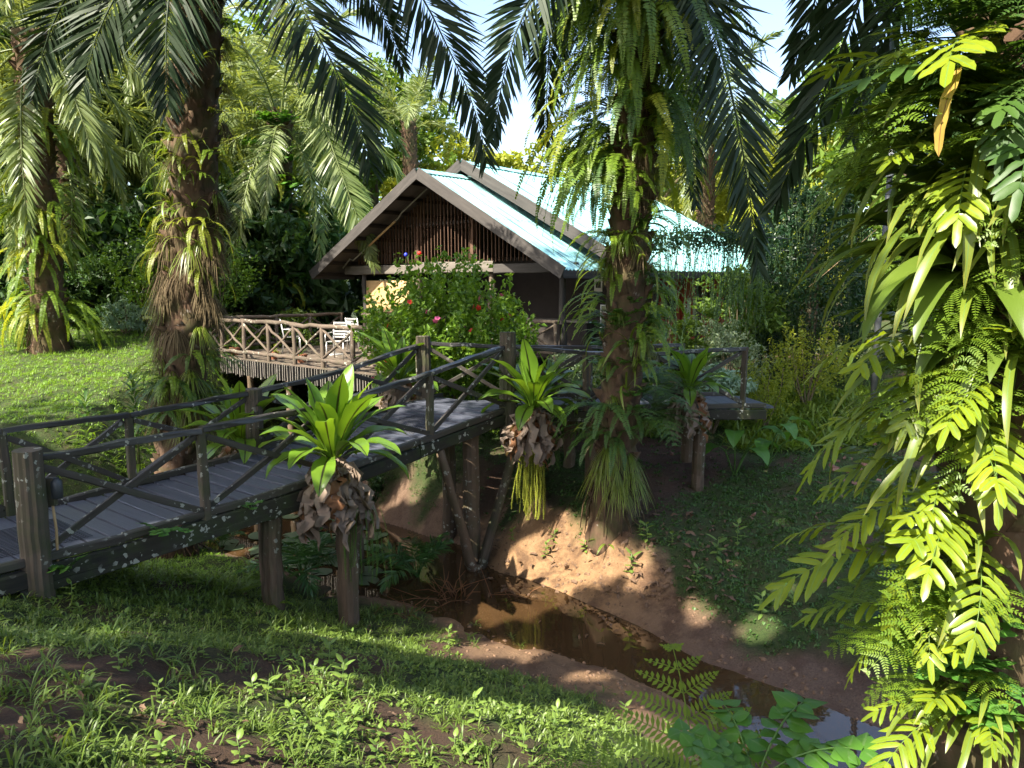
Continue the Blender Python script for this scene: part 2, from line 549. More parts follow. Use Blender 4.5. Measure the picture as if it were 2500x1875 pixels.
def terrain(x, y, fine=True):
    x = np.asarray(x, float); y = np.asarray(y, float)
    d, hw, sd = stream(x, y)
    hw = hw * (.85 + .4 * vn(x, y, .9, 4))
    near = .80 - .115 * y
    near = np.where(near > 0, near, near * .1)
    rise = np.clip(y - 11.5, 0, 13) * .135 + np.clip(y - 24.5, 0, 40) * .03
    left = np.clip(near, -.2, 1.2) + rise + np.clip(-x - 9, 0, 30) * .02
    right = np.clip(-1.15 + .17 * (y - 10.5), -1.1, .25) + np.clip(y - 26, 0, 60) * .03 + np.clip(x - 5, 0, 20) * .04
    # the camera's bank continues on the near side of the stream only
    base = np.where(sd > 0, left, right)
    e = np.maximum(d - hw, 0)
    e2 = e + .12 * (fbm(x, y, 1.6, 7) - .5)
    far_r = np.clip((x - 1.6) / 1.5, 0, 1)
    bank = WZ - .02 + np.where(sd > 0, .20 * np.minimum(e2, 1.1) * (1 - np.clip((y - 12.5) / 2, 0, 1)) + (.41 + 1.2 * np.clip((y - 12) / 2, 0, 1)) * np.maximum(e2 - 1.1 * (1 - np.clip((y - 12.5) / 2, 0, 1)), 0), .52 * e2 * (1 - .3 * far_r))
    bank = np.where((sd < 0) & (x < .6), bank + .9 * np.clip((.6 - x) / .6, 0, 1) * np.clip(e2, 0, .8), bank)
    # a steep undercut lip on the far side
    bank = np.where(sd > 0, bank, bank + .35 * (1 - far_r) * np.clip((e - .55) / .35, 0, 1))
    bank = np.where(d < hw, WZ - .02 - .16 * (1 - (d / np.maximum(hw, .01)) ** 2), bank)
    k = .22
    h = np.clip(.5 + .5 * (bank - base) / k, 0, 1)
    z = bank * (1 - h) + base * h - k * h * (1 - h)
    if fine:
        amp = np.clip(e * 1.5, 0, 1)
        z = z + (fbm(x, y, .8, 1) - .5) * .22 * amp + (fbm(x, y, 3.2, 2, 4) - .5) * .10 * np.clip(amp + .2, 0, 1)
    return z


def TZ(x, y): return float(terrain(np.array([x]), np.array([y]))[0])


def PT(px, py, y0=2.5, y1=60):
    d = ray(px, py)
    ys = np.concatenate([np.arange(y0, 26, .02), np.arange(26, y1, .3)])
    X = d[0] / d[1] * ys; Z = EYE + d[2] / d[1] * ys
    hit = np.nonzero(terrain(X, ys) >= Z)[0]
    i = hit[0] if len(hit) else -1
    return Vector((X[i], ys[i], float(terrain(X[i:i + 1], ys[i:i + 1])[0]) if i >= 0 else Z[i]))


def masks(x, y):
    d, hw, sd = stream(x, y)
    hw = hw * (.85 + .4 * vn(x, y, .9, 4))
    e = d - hw
    jit = (fbm(x, y, 2.2, 9) - .5)
    lim = np.where(sd > 0, .45 + .75 * np.clip((x + 1.2) / 1.0, 0, 1), np.where(x > 2.2, .75, .55 + .55 * np.clip((x + .1) / .6, 0, 1))) + jit * .9
    mud = np.clip((lim - e) / .3, 0, 1) * (y < 16)
    bare = np.clip((fbm(x, y, .75, 13) - .56) * 7, 0, 1)
    bare = np.where((sd > 0) & (y > 9), bare * .15, bare)
    for (bx, by, br) in BARE:
        r = np.hypot(x - bx, (y - by) * 1.0) + jit * .5
        bare = np.maximum(bare, np.clip((br - r) / .25, 0, 1))
    sunlit_tint = np.clip(1.2 - np.hypot(x - .3, y - 10.9) / 2.6, 0, 1) * .8 + .2 * vn(x, y, 1.1, 21)  # paler mud painted where sun patches fall on the banks
    sunlit_tint = np.maximum(sunlit_tint, np.clip(.9 - np.hypot(x - 1.2, y - 8.0) / 1.3, 0, .8))
    return mud, bare, np.clip(sunlit_tint, 0, 1)


BARE = [(*PT(120, 1650)[:2], .75), (*PT(40, 1760)[:2], .6), (*PT(560, 1840)[:2], .6), (*PT(280, 1520)[:2], .25), (*PT(1640, 1140)[:2], .7),
        (*PT(340, 1545)[:2], .22), (*PT(1560, 1150)[:2], .5)]

gx = np.unique(np.concatenate([np.arange(-9, 7.01, .075), -9 - np.geomspace(.12, 260, 60), 7 + np.geomspace(.12, 260, 60)]))
gy = np.unique(np.concatenate([np.arange(1.5, 22, .075), 1.5 - np.geomspace(.12, 120, 40), 22 + np.geomspace(.12, 420, 70)]))
GX, GY = np.meshgrid(gx, gy)
GZ = terrain(GX, GY)
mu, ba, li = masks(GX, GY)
nx, ny = len(gx), len(gy)
ii = (np.arange(ny - 1)[:, None] * nx + np.arange(nx - 1)[None]).ravel()
gF = np.stack([ii, ii + 1, ii + nx + 1, ii + nx], -1)
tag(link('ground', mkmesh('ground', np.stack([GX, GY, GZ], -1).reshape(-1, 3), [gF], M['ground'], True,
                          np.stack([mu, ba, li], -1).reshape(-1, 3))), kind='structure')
# water sheet following the stream
m = MB()
cl = np.array([CL[0] + (CL[1] - CL[0]) * 0] + [a + (b_ - a) * u for a, b_ in zip(CL[:-3], CL[1:-2]) for u in (.25, .5, .75, 1)])
T_ = nrm(np.gradient(cl[:, :2], axis=0))
nn_ = np.stack([-T_[:, 1], T_[:, 0]], -1)
ws = (cl[:, 2] * 1.35 + .3)[:, None]
L_ = cl[:, :2] + nn_ * ws; R_ = cl[:, :2] - nn_ * ws
V = np.zeros((len(cl) * 2, 3)); V[0::2, :2] = L_; V[1::2, :2] = R_; V[:, 2] = WZ
k = np.arange(len(cl) - 1) * 2
m.add(V, np.stack([k, k + 1, k + 3, k + 2], -1))
tag(link('stream_water', m.mesh('stream_water', M['water'])), kind='structure')


# ------------------------------------------------------------------ leaf geometry
def prof(t, k='lance'):
    if k == 'lance': return np.sin(PI * np.clip(t, 0, 1) ** .75) ** .8
    if k == 'strap': return np.minimum(1, t * 6 + .35) * np.minimum(1, (1 - t) * 4) ** .7
    if k == 'oblong': return np.minimum(1, t * 7 + .25) * np.minimum(1, (1 - t) * 4.5) ** .6
    if k == 'ovate': return np.sin(PI * np.clip(t, 0, 1) ** .62) ** .9
    if k == 'nest': return (.22 + .78 * np.clip(t / .6, 0, 1) ** 1.2) * np.minimum(1, (1 - t) * 3.2) ** .75
    return np.ones_like(t)


def blade(m, p0, d, s, L, W, n=4, droop=0., fold=.0, kind='lance', rnd=None, wave=0., cols=2, twist=0., g=(0, 0, -1), curl=1.0):
    t = np.linspace(0, 1, n + 1)
    p0 = np.asarray(p0, float); d = nrm(d); s = np.asarray(s, float)
    s = nrm(s - d * np.dot(s, d))
    g = np.asarray(g, float)
    c = p0 + d * (L * t)[:, None] + g * (droop * L * t ** (1 + curl))[:, None]
    if droop:  # keep the length
        seg = np.linalg.norm(np.diff(c, axis=0), axis=1)
        f = L / max(seg.sum(), 1e-6)
        c = p0 + (c - p0) * f
    T = nrm(np.gradient(c, axis=0))
    nv = nrm(np.cross(s, T))
    S = np.cross(T, nv)
    if twist:
        a = twist * t
        S = S * np.cos(a)[:, None] + nv * np.sin(a)[:, None]
        nv = nrm(np.cross(S, T))
    wv = W * prof(t, kind)
    if wave: wz = wave * W * np.sin(t * 26 + (rnd or 0) * 6)
    else: wz = 0 * t
    if rnd is None: rnd = random.random()
    rows = n  # rows 0..n-1 + tip
    if cols == 3:
        V = np.empty((rows, 3, 3))
        V[:, 0] = (c - S * wv[:, None] + nv * (fold * wv + wz)[:, None])[:-1]
        V[:, 1] = c[:-1]
        V[:, 2] = (c + S * wv[:, None] + nv * (fold * wv - wz)[:, None])[:-1]
        sv = (-1, 0, 1)
    else:
        V = np.empty((rows, 2, 3))
        V[:, 0] = (c - S * wv[:, None] + nv * wz[:, None])[:-1]
        V[:, 1] = (c + S * wv[:, None] - nv * wz[:, None])[:-1]
        sv = (-1, 1)
    A = np.zeros((rows, cols, 3)); A[..., 0] = t[:-1, None]; A[..., 1] = sv; A[..., 2] = rnd
    V = np.concatenate([V.reshape(-1, 3), c[-1:]])
    A = np.concatenate([A.reshape(-1, 3), [[1, 0, rnd]]])
    i = (np.arange(rows - 1)[:, None] * cols + np.arange(cols - 1)[None]).ravel()
    Q = np.stack([i, i + 1, i + cols + 1, i + cols], -1)
    b0 = (rows - 1) * cols
    Tr = np.stack([b0 + np.arange(cols - 1), b0 + np.arange(cols - 1) + 1, np.full(cols - 1, rows * cols)], -1)
    m.add(V, [Q, Tr], A)


def arc(L, a0, a1, n=16, k=1.0):
    """curve in the XZ plane, start pitch a0, end pitch a1 (degrees)"""
    t = np.linspace(0, 1, n)
    a = np.radians(a0 + (a1 - a0) * t ** k)
    ds = L / (n - 1)
    x = np.concatenate([[0], np.cumsum(np.cos(a[:-1]) * ds)])
    z = np.concatenate([[0], np.cumsum(np.sin(a[:-1]) * ds)])
    return np.stack([x, 0 * x, z], -1)


def sample(P, t):
    P = np.asarray(P, float)
    s = np.concatenate([[0], np.cumsum(np.linalg.norm(np.diff(P, axis=0), axis=1))])
    s /= s[-1]
    return np.stack([np.interp(t, s, P[:, i]) for i in range(3)], -1)


def smooth_curve(P, n=24):
    P = np.asarray(P, float)
    Q = np.concatenate([2 * P[:1] - P[1:2], P, 2 * P[-1:] - P[-2:-1]])
    out = []
    m_ = len(P) - 1
    for i in range(m_):
        p0, p1, p2, p3 = Q[i:i + 4]
        for u in np.linspace(0, 1, max(3, n // m_), endpoint=False):
            out.append(.5 * ((2 * p1) + (-p0 + p2) * u + (2 * p0 - 5 * p1 + 4 * p2 - p3) * u * u + (-p0 + 3 * p1 - 3 * p2 + p3) * u ** 3))
    out.append(P[-1])
    return np.array(out)


def palm_frond(P, leaf=.7, n=70, width=.022, droop=.35, mat=None, t0=.12, ruffle=.35, r0=.035, name='frond', ang0=62, ang1=18, seg=4, side=None):
    """rachis along P with two rows of drooping leaflets"""
    m = MB()
    P = np.asarray(P, float)
    tt = np.linspace(0, 1, 14)
    C = sample(P, tt)
    V, F = tube(C, np.linspace(r0, r0 * .12, 14), 5, 0, False)
    A = np.zeros((len(V), 3)); A[:, 2] = .9
    m.add(V, F, A)
    ts = np.linspace(t0, .995, n)
    C = sample(P, ts)
    Td = nrm(np.gradient(C, axis=0))
    for i in range(n):
        t_ = ts[i]; T = Td[i]
        S = np.cross(T, (0, 0, 1.)); ln = np.linalg.norm(S)
        S = S / ln if ln > .15 else np.array((0, 1., 0))
        if side is not None:
            S2 = np.asarray(side, float); S2 = nrm(S2 - T * (S2 @ T)); wv_ = min(1., max(0., (-T[2] - .1) / .5))
            if S @ S2 < 0: S = -S
            S = nrm(S * (1 - wv_) + S2 * wv_)
        Nn = np.cross(S, T)
        u = (t_ - t0) / (1 - t0)
        L = leaf * (.45 + .55 * math.sin(PI * min(1, u * .85 + .15))) * (1 - .35 * u ** 4)
        a = R(ang0 + (ang1 - ang0) * u ** 1.5)
        for sg in (-1, 1):
            if rng.random() < .03: continue
            b_ = rng.normal() * ruffle + .12
            a_ = a + rng.normal() * .09
            d = T * math.cos(a_) + (S * sg * math.cos(b_) + Nn * math.sin(b_)) * math.sin(a_)
            blade(m, C[i] + rng.normal(size=3) * .004, d, T * 1.0 + Nn * .35 * rng.normal(), L * rng.uniform(.85, 1.1), width * rng.uniform(.8, 1.25), seg,
                  droop * rng.uniform(.6, 1.5), kind='lance', rnd=rng.random(), twist=rng.normal() * .5)
    return m.mesh(name, mat or M['frond'])


def sword_fern(L, a0, a1, n=34, leaf=.075, width=.011, mat=None, k=.8, seg=2):
    m = MB()
    P = arc(L, a0, a1, 14, k)
    P[:, 1] += np.sin(np.linspace(0, 2.5, 14)) * .04 * L * rng.normal()
    V, F = tube(sample(P, np.linspace(0, 1, 8)), np.linspace(.004, .0015, 8), 3, 0, False)
    A = np.zeros((len(V), 3)); A[:, 2] = .8
    m.add(V, F, A)
    ts = np.linspace(.1, .99, n)
    C = sample(P, ts); Td = nrm(np.gradient(C, axis=0))
    for i in range(n):
        u = (ts[i] - .1) / .9
        T = Td[i]
        S = np.array((0, 1., 0)); Nn = np.cross(S, T) * -1
        l = leaf * min(1, u * 5 + .4) * (1 - u ** 3 * .85)
        for sg in (-1, 1):
            d = S * sg * .96 + T * .25 + Nn * rng.normal() * .12
            blade(m, C[i], d, T, l * rng.uniform(.9, 1.1), width, seg, .18, kind='oblong', rnd=rng.random())
    return m.mesh('frond', mat or M['fern'])


def oblong_fern(L, a0, a1, pairs=8, leaf=.2, width=.02, mat=None, k=1.):
    m = MB()
    P = arc(L, a0, a1, 14, k)
    V, F = tube(sample(P, np.linspace(0, 1, 8)), np.linspace(.0045, .002, 8), 4, 0, False)
    A = np.zeros((len(V), 3)); A[:, 2] = .1
    m.add(V, F, A)
    ts = np.linspace(.3, .97, pairs)
    C = sample(P, ts); Td = nrm(np.gradient(C, axis=0))
    for i in range(pairs):
        u = i / (pairs - 1)
        T = Td[i]; S = np.array((0, 1., 0)); Nn = np.cross(T, S)
        l = leaf * (.8 + .3 * math.sin(u * 2.6)) * (1 - .3 * u ** 3)
        for sg in (-1, 1):
            d = S * sg * .85 + T * (.55 + .25 * u) + Nn * rng.normal(.08, .12)
            blade(m, C[i] + T * rng.normal() * .008, d, T, l * rng.uniform(.85, 1.1), width * rng.uniform(.85, 1.1), 7, rng.uniform(.15, .45), .25, 'oblong', rng.random(), .12, 3)
    blade(m, P[-1], nrm(P[-1] - P[-2]), (0, 1, 0), leaf * .8, width, 6, .2, .2, 'oblong', .5, .1, 3)
    return m.mesh('frond', mat or M['bigfern'])


def lace_fern(L, a0, a1, pairs=8, mat=None, k=1., wid=.5):
    """triangular twice-divided fern frond"""
    m = MB()
    P = arc(L, a0, a1, 14, k)
    V, F = tube(sample(P, np.linspace(0, 1, 8)), np.linspace(.005, .0015, 8), 4, 0, False)
    m.add(V, F)
    ts = np.linspace(.28, .98, pairs)
    C = sample(P, ts); Td = nrm(np.gradient(C, axis=0))
    for i in range(pairs):
        u = i / (pairs - 1)
        T = Td[i]; S = np.array((0, 1., 0)); Nn = np.cross(T, S)
        l = L * wid * (1 - u) ** .8 + .03
        for sg in (-1, 1):
            d = nrm(S * sg * .85 + T * .5 + Nn * rng.normal(.0, .1))
            q = max(3, int(l / .0165))
            lat = nrm(np.cross(Nn, d))
            for j in range(q):
                v = (j + .5) / q
                c = C[i] + d * l * v + np.array((0, 0, -.25 * l * v * v))
                pl = (.13 * l + .012) * (1 - v ** 2.2) + .006
                rn = rng.random()
                for s2 in (-1, 1):
                    blade(m, c, lat * s2 * .88 + d * .42, d, pl, .0062, 2, .08, kind='oblong', rnd=rn)
            m.add(*tube([C[i], C[i] + d * l * .5 + (0, 0, -.0625 * l), C[i] + d * l + (0, 0, -.25 * l)], [.0022, .0018, .001], 3, 0, False))
            blade(m, C[i] + d * l * .95 + np.array((0, 0, -.25 * l)), d, T, .02, .005, 2)
    return m.mesh('frond', mat or M['fernd'])


def strap_leaf(L, W, a0, a1, mat=None, kind='strap', n=9, fold=.25, k=1., wave=0.):
    m = MB()
    P = arc(L, a0, a1, n + 1, k)
    curve_leaf(m, P, W, kind, fold, wave)
    return m.mesh('leaf', mat or M['strap'])


def curve_leaf(m, P, W, kind, fold=.2, wave=0., rnd=None, side=None):
    n = len(P) - 1
    t = np.linspace(0, 1, n + 1)
    T = nrm(np.gradient(P, axis=0))
    S = np.tile(np.array((0, 1., 0)) if side is None else nrm(side), (n + 1, 1))
    S = nrm(S - T * (S * T).sum(1, keepdims=True))
    Nn = np.cross(T, S)
    wv = W * prof(t, kind)
    ph = rng.random() * 6
    wz = wave * W * np.sin(t * 22 + ph); wz2 = wave * W * np.sin(t * 19 + ph * 2)
    V = np.stack([P - S * wv[:, None] + Nn * (fold * wv + wz)[:, None], P, P + S * wv[:, None] + Nn * (fold * wv + wz2)[:, None]], 1)
    rnd = rng.random() if rnd is None else rnd
    A = np.zeros((n + 1, 3, 3)); A[..., 0] = t[:, None]; A[..., 1] = (-1, 0, 1); A[..., 2] = rnd
    V = np.concatenate([V[:-1].reshape(-1, 3), P[-1:]]); A = np.concatenate([A[:-1].reshape(-1, 3), A[-1:, 1]])
    i = (np.arange(n - 1)[:, None] * 3 + np.arange(2)[None]).ravel()
    b0 = (n - 1) * 3
    m.add(V, [np.stack([i, i + 1, i + 4, i + 3], -1), np.array([(b0, b0 + 1, n * 3), (b0 + 1, b0 + 2, n * 3)])], A)


# ------------------------------------------------------------------ leaf-cloud meshes
def leafcloud(C, size, mat, name, asp=.5, up=.5, jit=.4, four=False, nrm_dir=None):
    """one folded leaf at every point of C"""
    n = len(C)
    d = nrm(rng.normal(size=(n, 3)) + (0, 0, -.25))
    u = nrm(rng.normal(size=(n, 3)) + np.array((0, 0, up * 2)))
    s = nrm(np.cross(d, u)); nv = np.cross(s, d)
    L = (size * rng.uniform(1 - jit, 1 + jit, n))[:, None]
    W = L * asp * .5
    p0 = C - d * L * .5; p2 = C + d * L * .5 - nv * L * .12
    pm = C + d * L * -.03 + nv * W * .0
    a = pm - s * W + nv * W * .35; b = pm + s * W + nv * W * .35
    V = np.stack([p0, a, p2, b], 1).reshape(-1, 3)
    A = np.zeros((n, 4, 3)); A[:, :, 0] = (0, .5, 1, .5); A[:, :, 1] = (0, -1, 0, 1); A[..., 2] = rng.random((n, 1))
    i = np.arange(n)[:, None] * 4
    F = np.concatenate([i + np.array([[0, 1, 2]]), i + np.array([[0, 2, 3]])])
    return mkmesh(name, V, [F], mat, False, A.reshape(-1, 3))


def clumpy(n, rad, clumps=40, cr=.28, hollow=.35, seed=0, flat=1.0):
    """points in leaf clumps spread through an ellipsoid"""
    g = np.random.default_rng(seed + 100)
    d = nrm(g.normal(size=(clumps, 3)))
    r = (hollow + (1 - hollow) * g.random(clumps) ** .6)[:, None]
    cc = d * r
    k = g.integers(0, clumps, n)
    cs = cr * g.uniform(.6, 1.3, clumps)
    P = cc[k] + nrm(g.normal(size=(n, 3))) * (g.random((n, 1)) ** .5) * cs[k][:, None] * np.array((1, 1, .75 * flat))
    return P * np.asarray(rad)


def tree(name, label, cat, loc, height, rad, mesh, scale, trunk_r=.18, group=None, limbs=5, mat='bark', rz=0., lean=(0, 0)):
    """trunk with limbs + one crown part; crown mesh is centred on its middle"""
    o = root(name, label, cat, loc, rz, group)
    m = MB()
    top = np.array((lean[0], lean[1], height))
    pts = np.linspace((0, 0, -.3), top, 7); pts[1:-1, :2] += rng.normal(size=(5, 2)) * trunk_r * .5
    m.add(*tube(pts, np.linspace(trunk_r * 1.25, trunk_r * .4, 7), 8, .05))
    for i in range(limbs):
        a = i * 2.4 + rng.random(); s = pts[3 + i % 3]
        e = top + np.array((math.cos(a) * rad[0] * .7, math.sin(a) * rad[1] * .7, rad[2] * rng.uniform(-.3, .6)))
        mid = (s + e) / 2 + (0, 0, .15 * rad[2])
        m.add(*tube(smooth_curve([s, mid, e], 8), np.linspace(trunk_r * .5, trunk_r * .1, 9), 6, .04))
    link('trunk', m.mesh('trunk', M[mat]), o)
    link('crown', mesh, o, top, (0, 0, rng.random() * 6), scale)
    return o


# ------------------------------------------------------------------ the lodge (local x = along the gable, y = back along the ridge)
LO = Vector((-2.52, 21.1, 0))
LRZ = math.atan2(-.645, .765)
lodge = root('lodge', 'dark timber lodge with turquoise metal roof, slatted gable and railed deck', 'house', LO, LRZ)


def LW(a, b, z=0):
    return Vector((LO.x + a * .765 + b * .645, LO.y - a * .645 + b * .765, z))


FL = .7


def roof_sheet(sg, b0, b1, a0, z0, a1, z1, parent, thick=.012, lift=0.):
    nb = max(4, int((b1 - b0) / .0375))
    bs = np.linspace(b0, b1, nb)
    zz = .022 * np.sin((bs - b0) / .15 * 2 * PI)
    as_ = np.linspace(0, 1, 4)
    V = np.array([(sg * (a0 + (a1 - a0) * u), b_, z0 + (z1 - z0) * u + z_ + lift) for u in as_ for b_, z_ in zip(bs, zz)])
    i = (np.arange(3)[:, None] * nb + np.arange(nb - 1)[None]).ravel()
    F = np.stack([i, i + 1, i + nb + 1, i + nb], -1)
    if sg < 0: F = F[:, ::-1]
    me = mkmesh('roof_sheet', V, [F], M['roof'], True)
    link('roof_sheet', me, parent)


def roof(b0, b1, W, zr, ze, wid=.9):
    n = int(round((b1 - b0) / wid)); s = (b1 - b0) / n
    sl = (ze - zr) / W
    for sg in (-1, 1):
        for i in range(n):
            for (u0, u1, lf) in ((0, W * .52, .012), (W * .5, W, .0)):
                roof_sheet(sg, b0 + i * s + .004, b0 + (i + 1) * s - .004, u0, zr + sl * u0, u1, zr + sl * u1, lodge, lift=lf + .004 * (i % 2))
        # boards under the sheets
        th = .03
        V = np.array([(sg * a, b_, zr + sl * a - th - dz) for b_ in (b0 + .05, b1 - .05) for a, dz in ((0, 0), (W - .03, 0), (W - .03, .02), (0, .02))])
        link('roof_lining', mkmesh('roof_lining', V, [np.array([(0, 1, 5, 4), (1, 2, 6, 5), (2, 3, 7, 6), (3, 0, 4, 7), (0, 3, 2, 1), (4, 5, 6, 7)])], M['roofunder'], False), lodge)
        for a in np.arange(.35, W - .1, .62):
            beam('purlin', (sg * a, b0 + .06, zr + sl * a - .11), (sg * a, min(b1 - .1, b0 + 3.2), zr + sl * a - .11), .06, .10, M['darkwood'], lodge)
    # ridge cap in lengths
    for i in range(n):
        y0, y1 = b0 + i * s - .02, b0 + (i + 1) * s + .02
        V = np.array([(x, y, zr + .055 + sl * abs(x) + .006 * (i % 2)) for y in (y0, y1) for x in (-.24, 0, .24)])
        link('ridge_cap', mkmesh('ridge_cap', V, [np.array([(0, 1, 4, 3), (1, 2, 5, 4)])], M['roof'], False), lodge)


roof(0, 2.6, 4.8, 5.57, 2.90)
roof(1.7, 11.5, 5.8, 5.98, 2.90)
for b0, W, zr in ((-.03, 4.86, 5.60), (1.66, 5.86, 6.01)):
    sl = (2.90 - zr + .02) / W
    for sg in (-1, 1):
        beam('barge_board', (0 + sg * .012, b0, zr - .10), (sg * W, b0, zr + sl * W - .10), .045, .30, M['fascia'], lodge, (0, 0, 1), 9, .003)
for sg in (-1, 1):
    beam('eave_board', (sg * 4.80, .03, 2.78), (sg * 4.80, 1.6, 2.78), .035, .16, M['fascia'], lodge)
    beam('eave_board', (sg * 5.82, 1.72, 2.80), (sg * 5.82, 11.4, 2.80), .035, .18, M['fascia'], lodge, n=9)
# gable wall of slats at b = 1.0
zroof = lambda a: 5.57 - .556 * abs(a) - .14
for a in np.arange(-4.05, 4.1, .135):
    zt = zroof(a)
    if zt < 3.3: continue
    wj = rng.uniform(.045, .065)
    beam('slat', (a + rng.normal() * .008, 1.0, 3.16), (a + rng.normal() * .008, 1.0, zt), .022, wj, M['slat'], lodge, (0, 1, 0), 3, .002)
for z, a in ((4.25, 2.1), (4.95, .85)):
    beam('tie_rail', (-a, 1.06, z), (a, 1.06, z), .05, .09, M['darkwood'], lodge)
for a in (-1.15, 1.0):
    log('king_post', (a, 1.08, 3.1), (a, 1.08, zroof(a)), .085, .075, M['slat'], lodge)
for a0, a1, z, h in ((-4.35, -1.1, 2.98, .26), (-1.1, 1.9, 3.02, .30), (1.9, 4.6, 2.97, .24)):
    beam('gable_beam', (a0, .93, z), (a1 - .01, .93, z), .10, h, M['beam'] if a1 < 4 else M['fascia'], lodge, n=7, jit=.006)
for i, a in enumerate((-3.6, -1.15, 1.7, 4.05)):
    log('post', (a, 1.06, FL), (a, 1.06, 2.95), .095, .08, M['lograil'] if i in (1, 2) else M['fascia'], lodge)
for b_ in (4, 6.5, 9, 11.2):
    for a in (-4.8, 5.0):
        log('post', (a, b_, FL if a < 0 else FL), (a, b_, 3.0), .085, .08, M['fascia'], lodge)
# floor, walls
boxes('floor', M['darkwood'], lodge, (-5.0, 5.0, 1.2, 11.4, FL - .16, FL - .004))
boxes('wall', M['interior'], lodge, (-4.6, 4.4, 4.6, 4.7, FL, 3.4))
boxes('wall', M['interior'], lodge, (-4.62, -4.5, 4.72, 11.2, FL, 3.4), (-4.62, 4.4, 11.0, 11.1, FL, 3.6))
boxes('wall', M['redwall'], lodge, (4.41, 4.5, 4.62, 11.1, FL, 2.9))
for b_ in np.arange(5.1, 11, 1.3):
    boxes('wall_batten', M['redwall'], lodge, (4.503, 4.56, b_, b_ + .1, FL + .02, 2.88))
for b0 in (5.35, 7.95, 9.3):
    boxes('window', M['interior'], lodge, (4.503, 4.53, b0, b0 + .7, 1.55, 2.4))
for a in np.arange(-4.8, 5.1, 2.45):
    for b_ in (1.5, 5.5, 10.5):
        p = LW(a, b_)
        log('stilt', (a, b_, TZ(p.x, p.y) - .25), (a, b_, FL - .16), .1, .1, M['pile'], lodge)
boxes('counter', M['darkwood'], lodge, (1.9, 4.0, 2.2, 2.6, FL, FL + .85))
boxes('counter_top', M['beam'], lodge, (1.8, 4.1, 2.1, 2.7, FL + .853, FL + .91))
# blind between the left posts
m = MB()
u = np.linspace(0, 1, 12); zz = np.linspace(1.72, 2.66, 6)
V = np.array([(-3.5 + 2.25 * a, 1.02 + .012 * math.sin(a * 9 + z * 3), z) for z in zz for a in u])
i = (np.arange(5)[:, None] * 12 + np.arange(11)[None]).ravel()
m.add(V, np.stack([i, i + 1, i + 13, i + 12], -1))
bl = link('blind', m.mesh('blind', M['blind']), lodge)
bl.modifiers.new('solid', 'SOLIDIFY').thickness = .006
log('batten', (-3.55, 1.02, 1.7), (-1.2, 1.02, 1.7), .03, .03, M['slat'], bl)
# conduit and fluorescent fitting under the left rafter
sl = -.556
cp = [(a, .62, 5.57 + sl * abs(a) - .24) for a in (-.3, -1.2, -1.35)] + [(a, .62, 5.57 + sl * abs(a) - .30) for a in (-1.5, -3.6)] + [(-3.75, .62, 3.32), (-4.1, .62, 3.05)]
m = MB(); m.add(*tube(cp, .022, 6)); link('conduit', m.mesh('conduit', M['tubewhite']), lodge)
m = MB(); m.add(*tube([(-1.55, .55, 5.57 + sl * 1.55 - .36), (-2.9, .55, 5.57 + sl * 2.9 - .36)], .03, 8)); link('lamp_tube', m.mesh('lamp_tube', M['blind']), lodge)
# the deck in front
DA0, DA1, DB = -4.3, 3.4, -4.1
n = 42
for i in range(n):
    b0 = DB + (1.17 - DB) * i / n
    beam('deck_plank', (DA0, b0 + .06, FL - .02), (DA1, b0 + .06, FL - .02), .115, .04, M['lograil'], lodge, n=3, jit=.002)
boxes('deck_frame', M['darkwood'], lodge, (DA0 + .05, DA1 - .05, DB + .15, 1.1, FL - .17, FL - .045))
a = DA0
while a < DA1:
    wd = rng.uniform(.085, .115)
    beam('fascia_slat', (a, DB - .02, FL - .42 + rng.normal() * .02), (a, DB - .02, FL - .03), .022, wd - .008, M['deckgrey'], lodge, (0, 1, 0), 3, .002)
    a += wd
for b_ in np.arange(DB + .1, 1.0, .1):
    beam('fascia_slat', (DA0 - .02, b_, FL - .40 + rng.normal() * .02), (DA0 - .02, b_, FL - .03), .088, .022, M['deckgrey'], lodge, (0, 1, 0), 3, .002)
for a in np.arange(DA0 + .3, DA1, 1.75):
    for b_ in (DB + .25, -1.5):
        p = LW(a, b_)
        log('stilt', (a, b_, TZ(p.x, p.y) - .3), (a, b_, FL - .16), .085, .08, M['pile'], lodge)


def lograil(pts, h=.93):
    """rustic log railing through posts at pts (lodge local)"""
    for p in pts:
        log('rail_post', (p[0], p[1], FL - .30), (p[0], p[1], FL + h + .04), .055, .05, M['lograil'], lodge, bend=.008)
    for p, q in zip(pts[:-1], pts[1:]):
        j = rng.normal() * .015
        p = Vector((*p, 0)); q = Vector((*q, 0)); d = (q - p).normalized()
        log('top_rail', p - d * .1 + Vector((0, 0, FL + h + j)), q + d * .1 + Vector((0, 0, FL + h + j * .5)), .055, .045, M['lograil'], lodge, bend=.012)
        log('bottom_rail', p + Vector((0, 0, FL + .16)), q + Vector((0, 0, FL + .14)), .05, .045, M['lograil'], lodge, bend=.012)
        log('brace', p + Vector((0, 0, FL + .2)), q + Vector((0, 0, FL + h - .06)), .032, .028, M['lograil'], lodge, bend=.012)
        log('brace', p + Vector((0, 0, FL + h - .06)), q + Vector((0, 0, FL + .2)), .030, .028, M['lograil'], lodge, bend=.012)


lograil([(a, DB + .05) for a in np.linspace(DA0 + .05, DA1 - .1, 8)])
lograil([(DA0 + .05, b_) for b_ in np.linspace(DB + .05, .6, 5)])
lograil([(a, .85) for a in np.linspace(-3.4, 4.0, 7)])


# things on the lodge wall and deck
def on_lodge(name, label, cat, a, b_, z, rz=0, group=None):
    p = LW(a, b_, z)
    return root(name, label, cat, p, LRZ + rz, group)


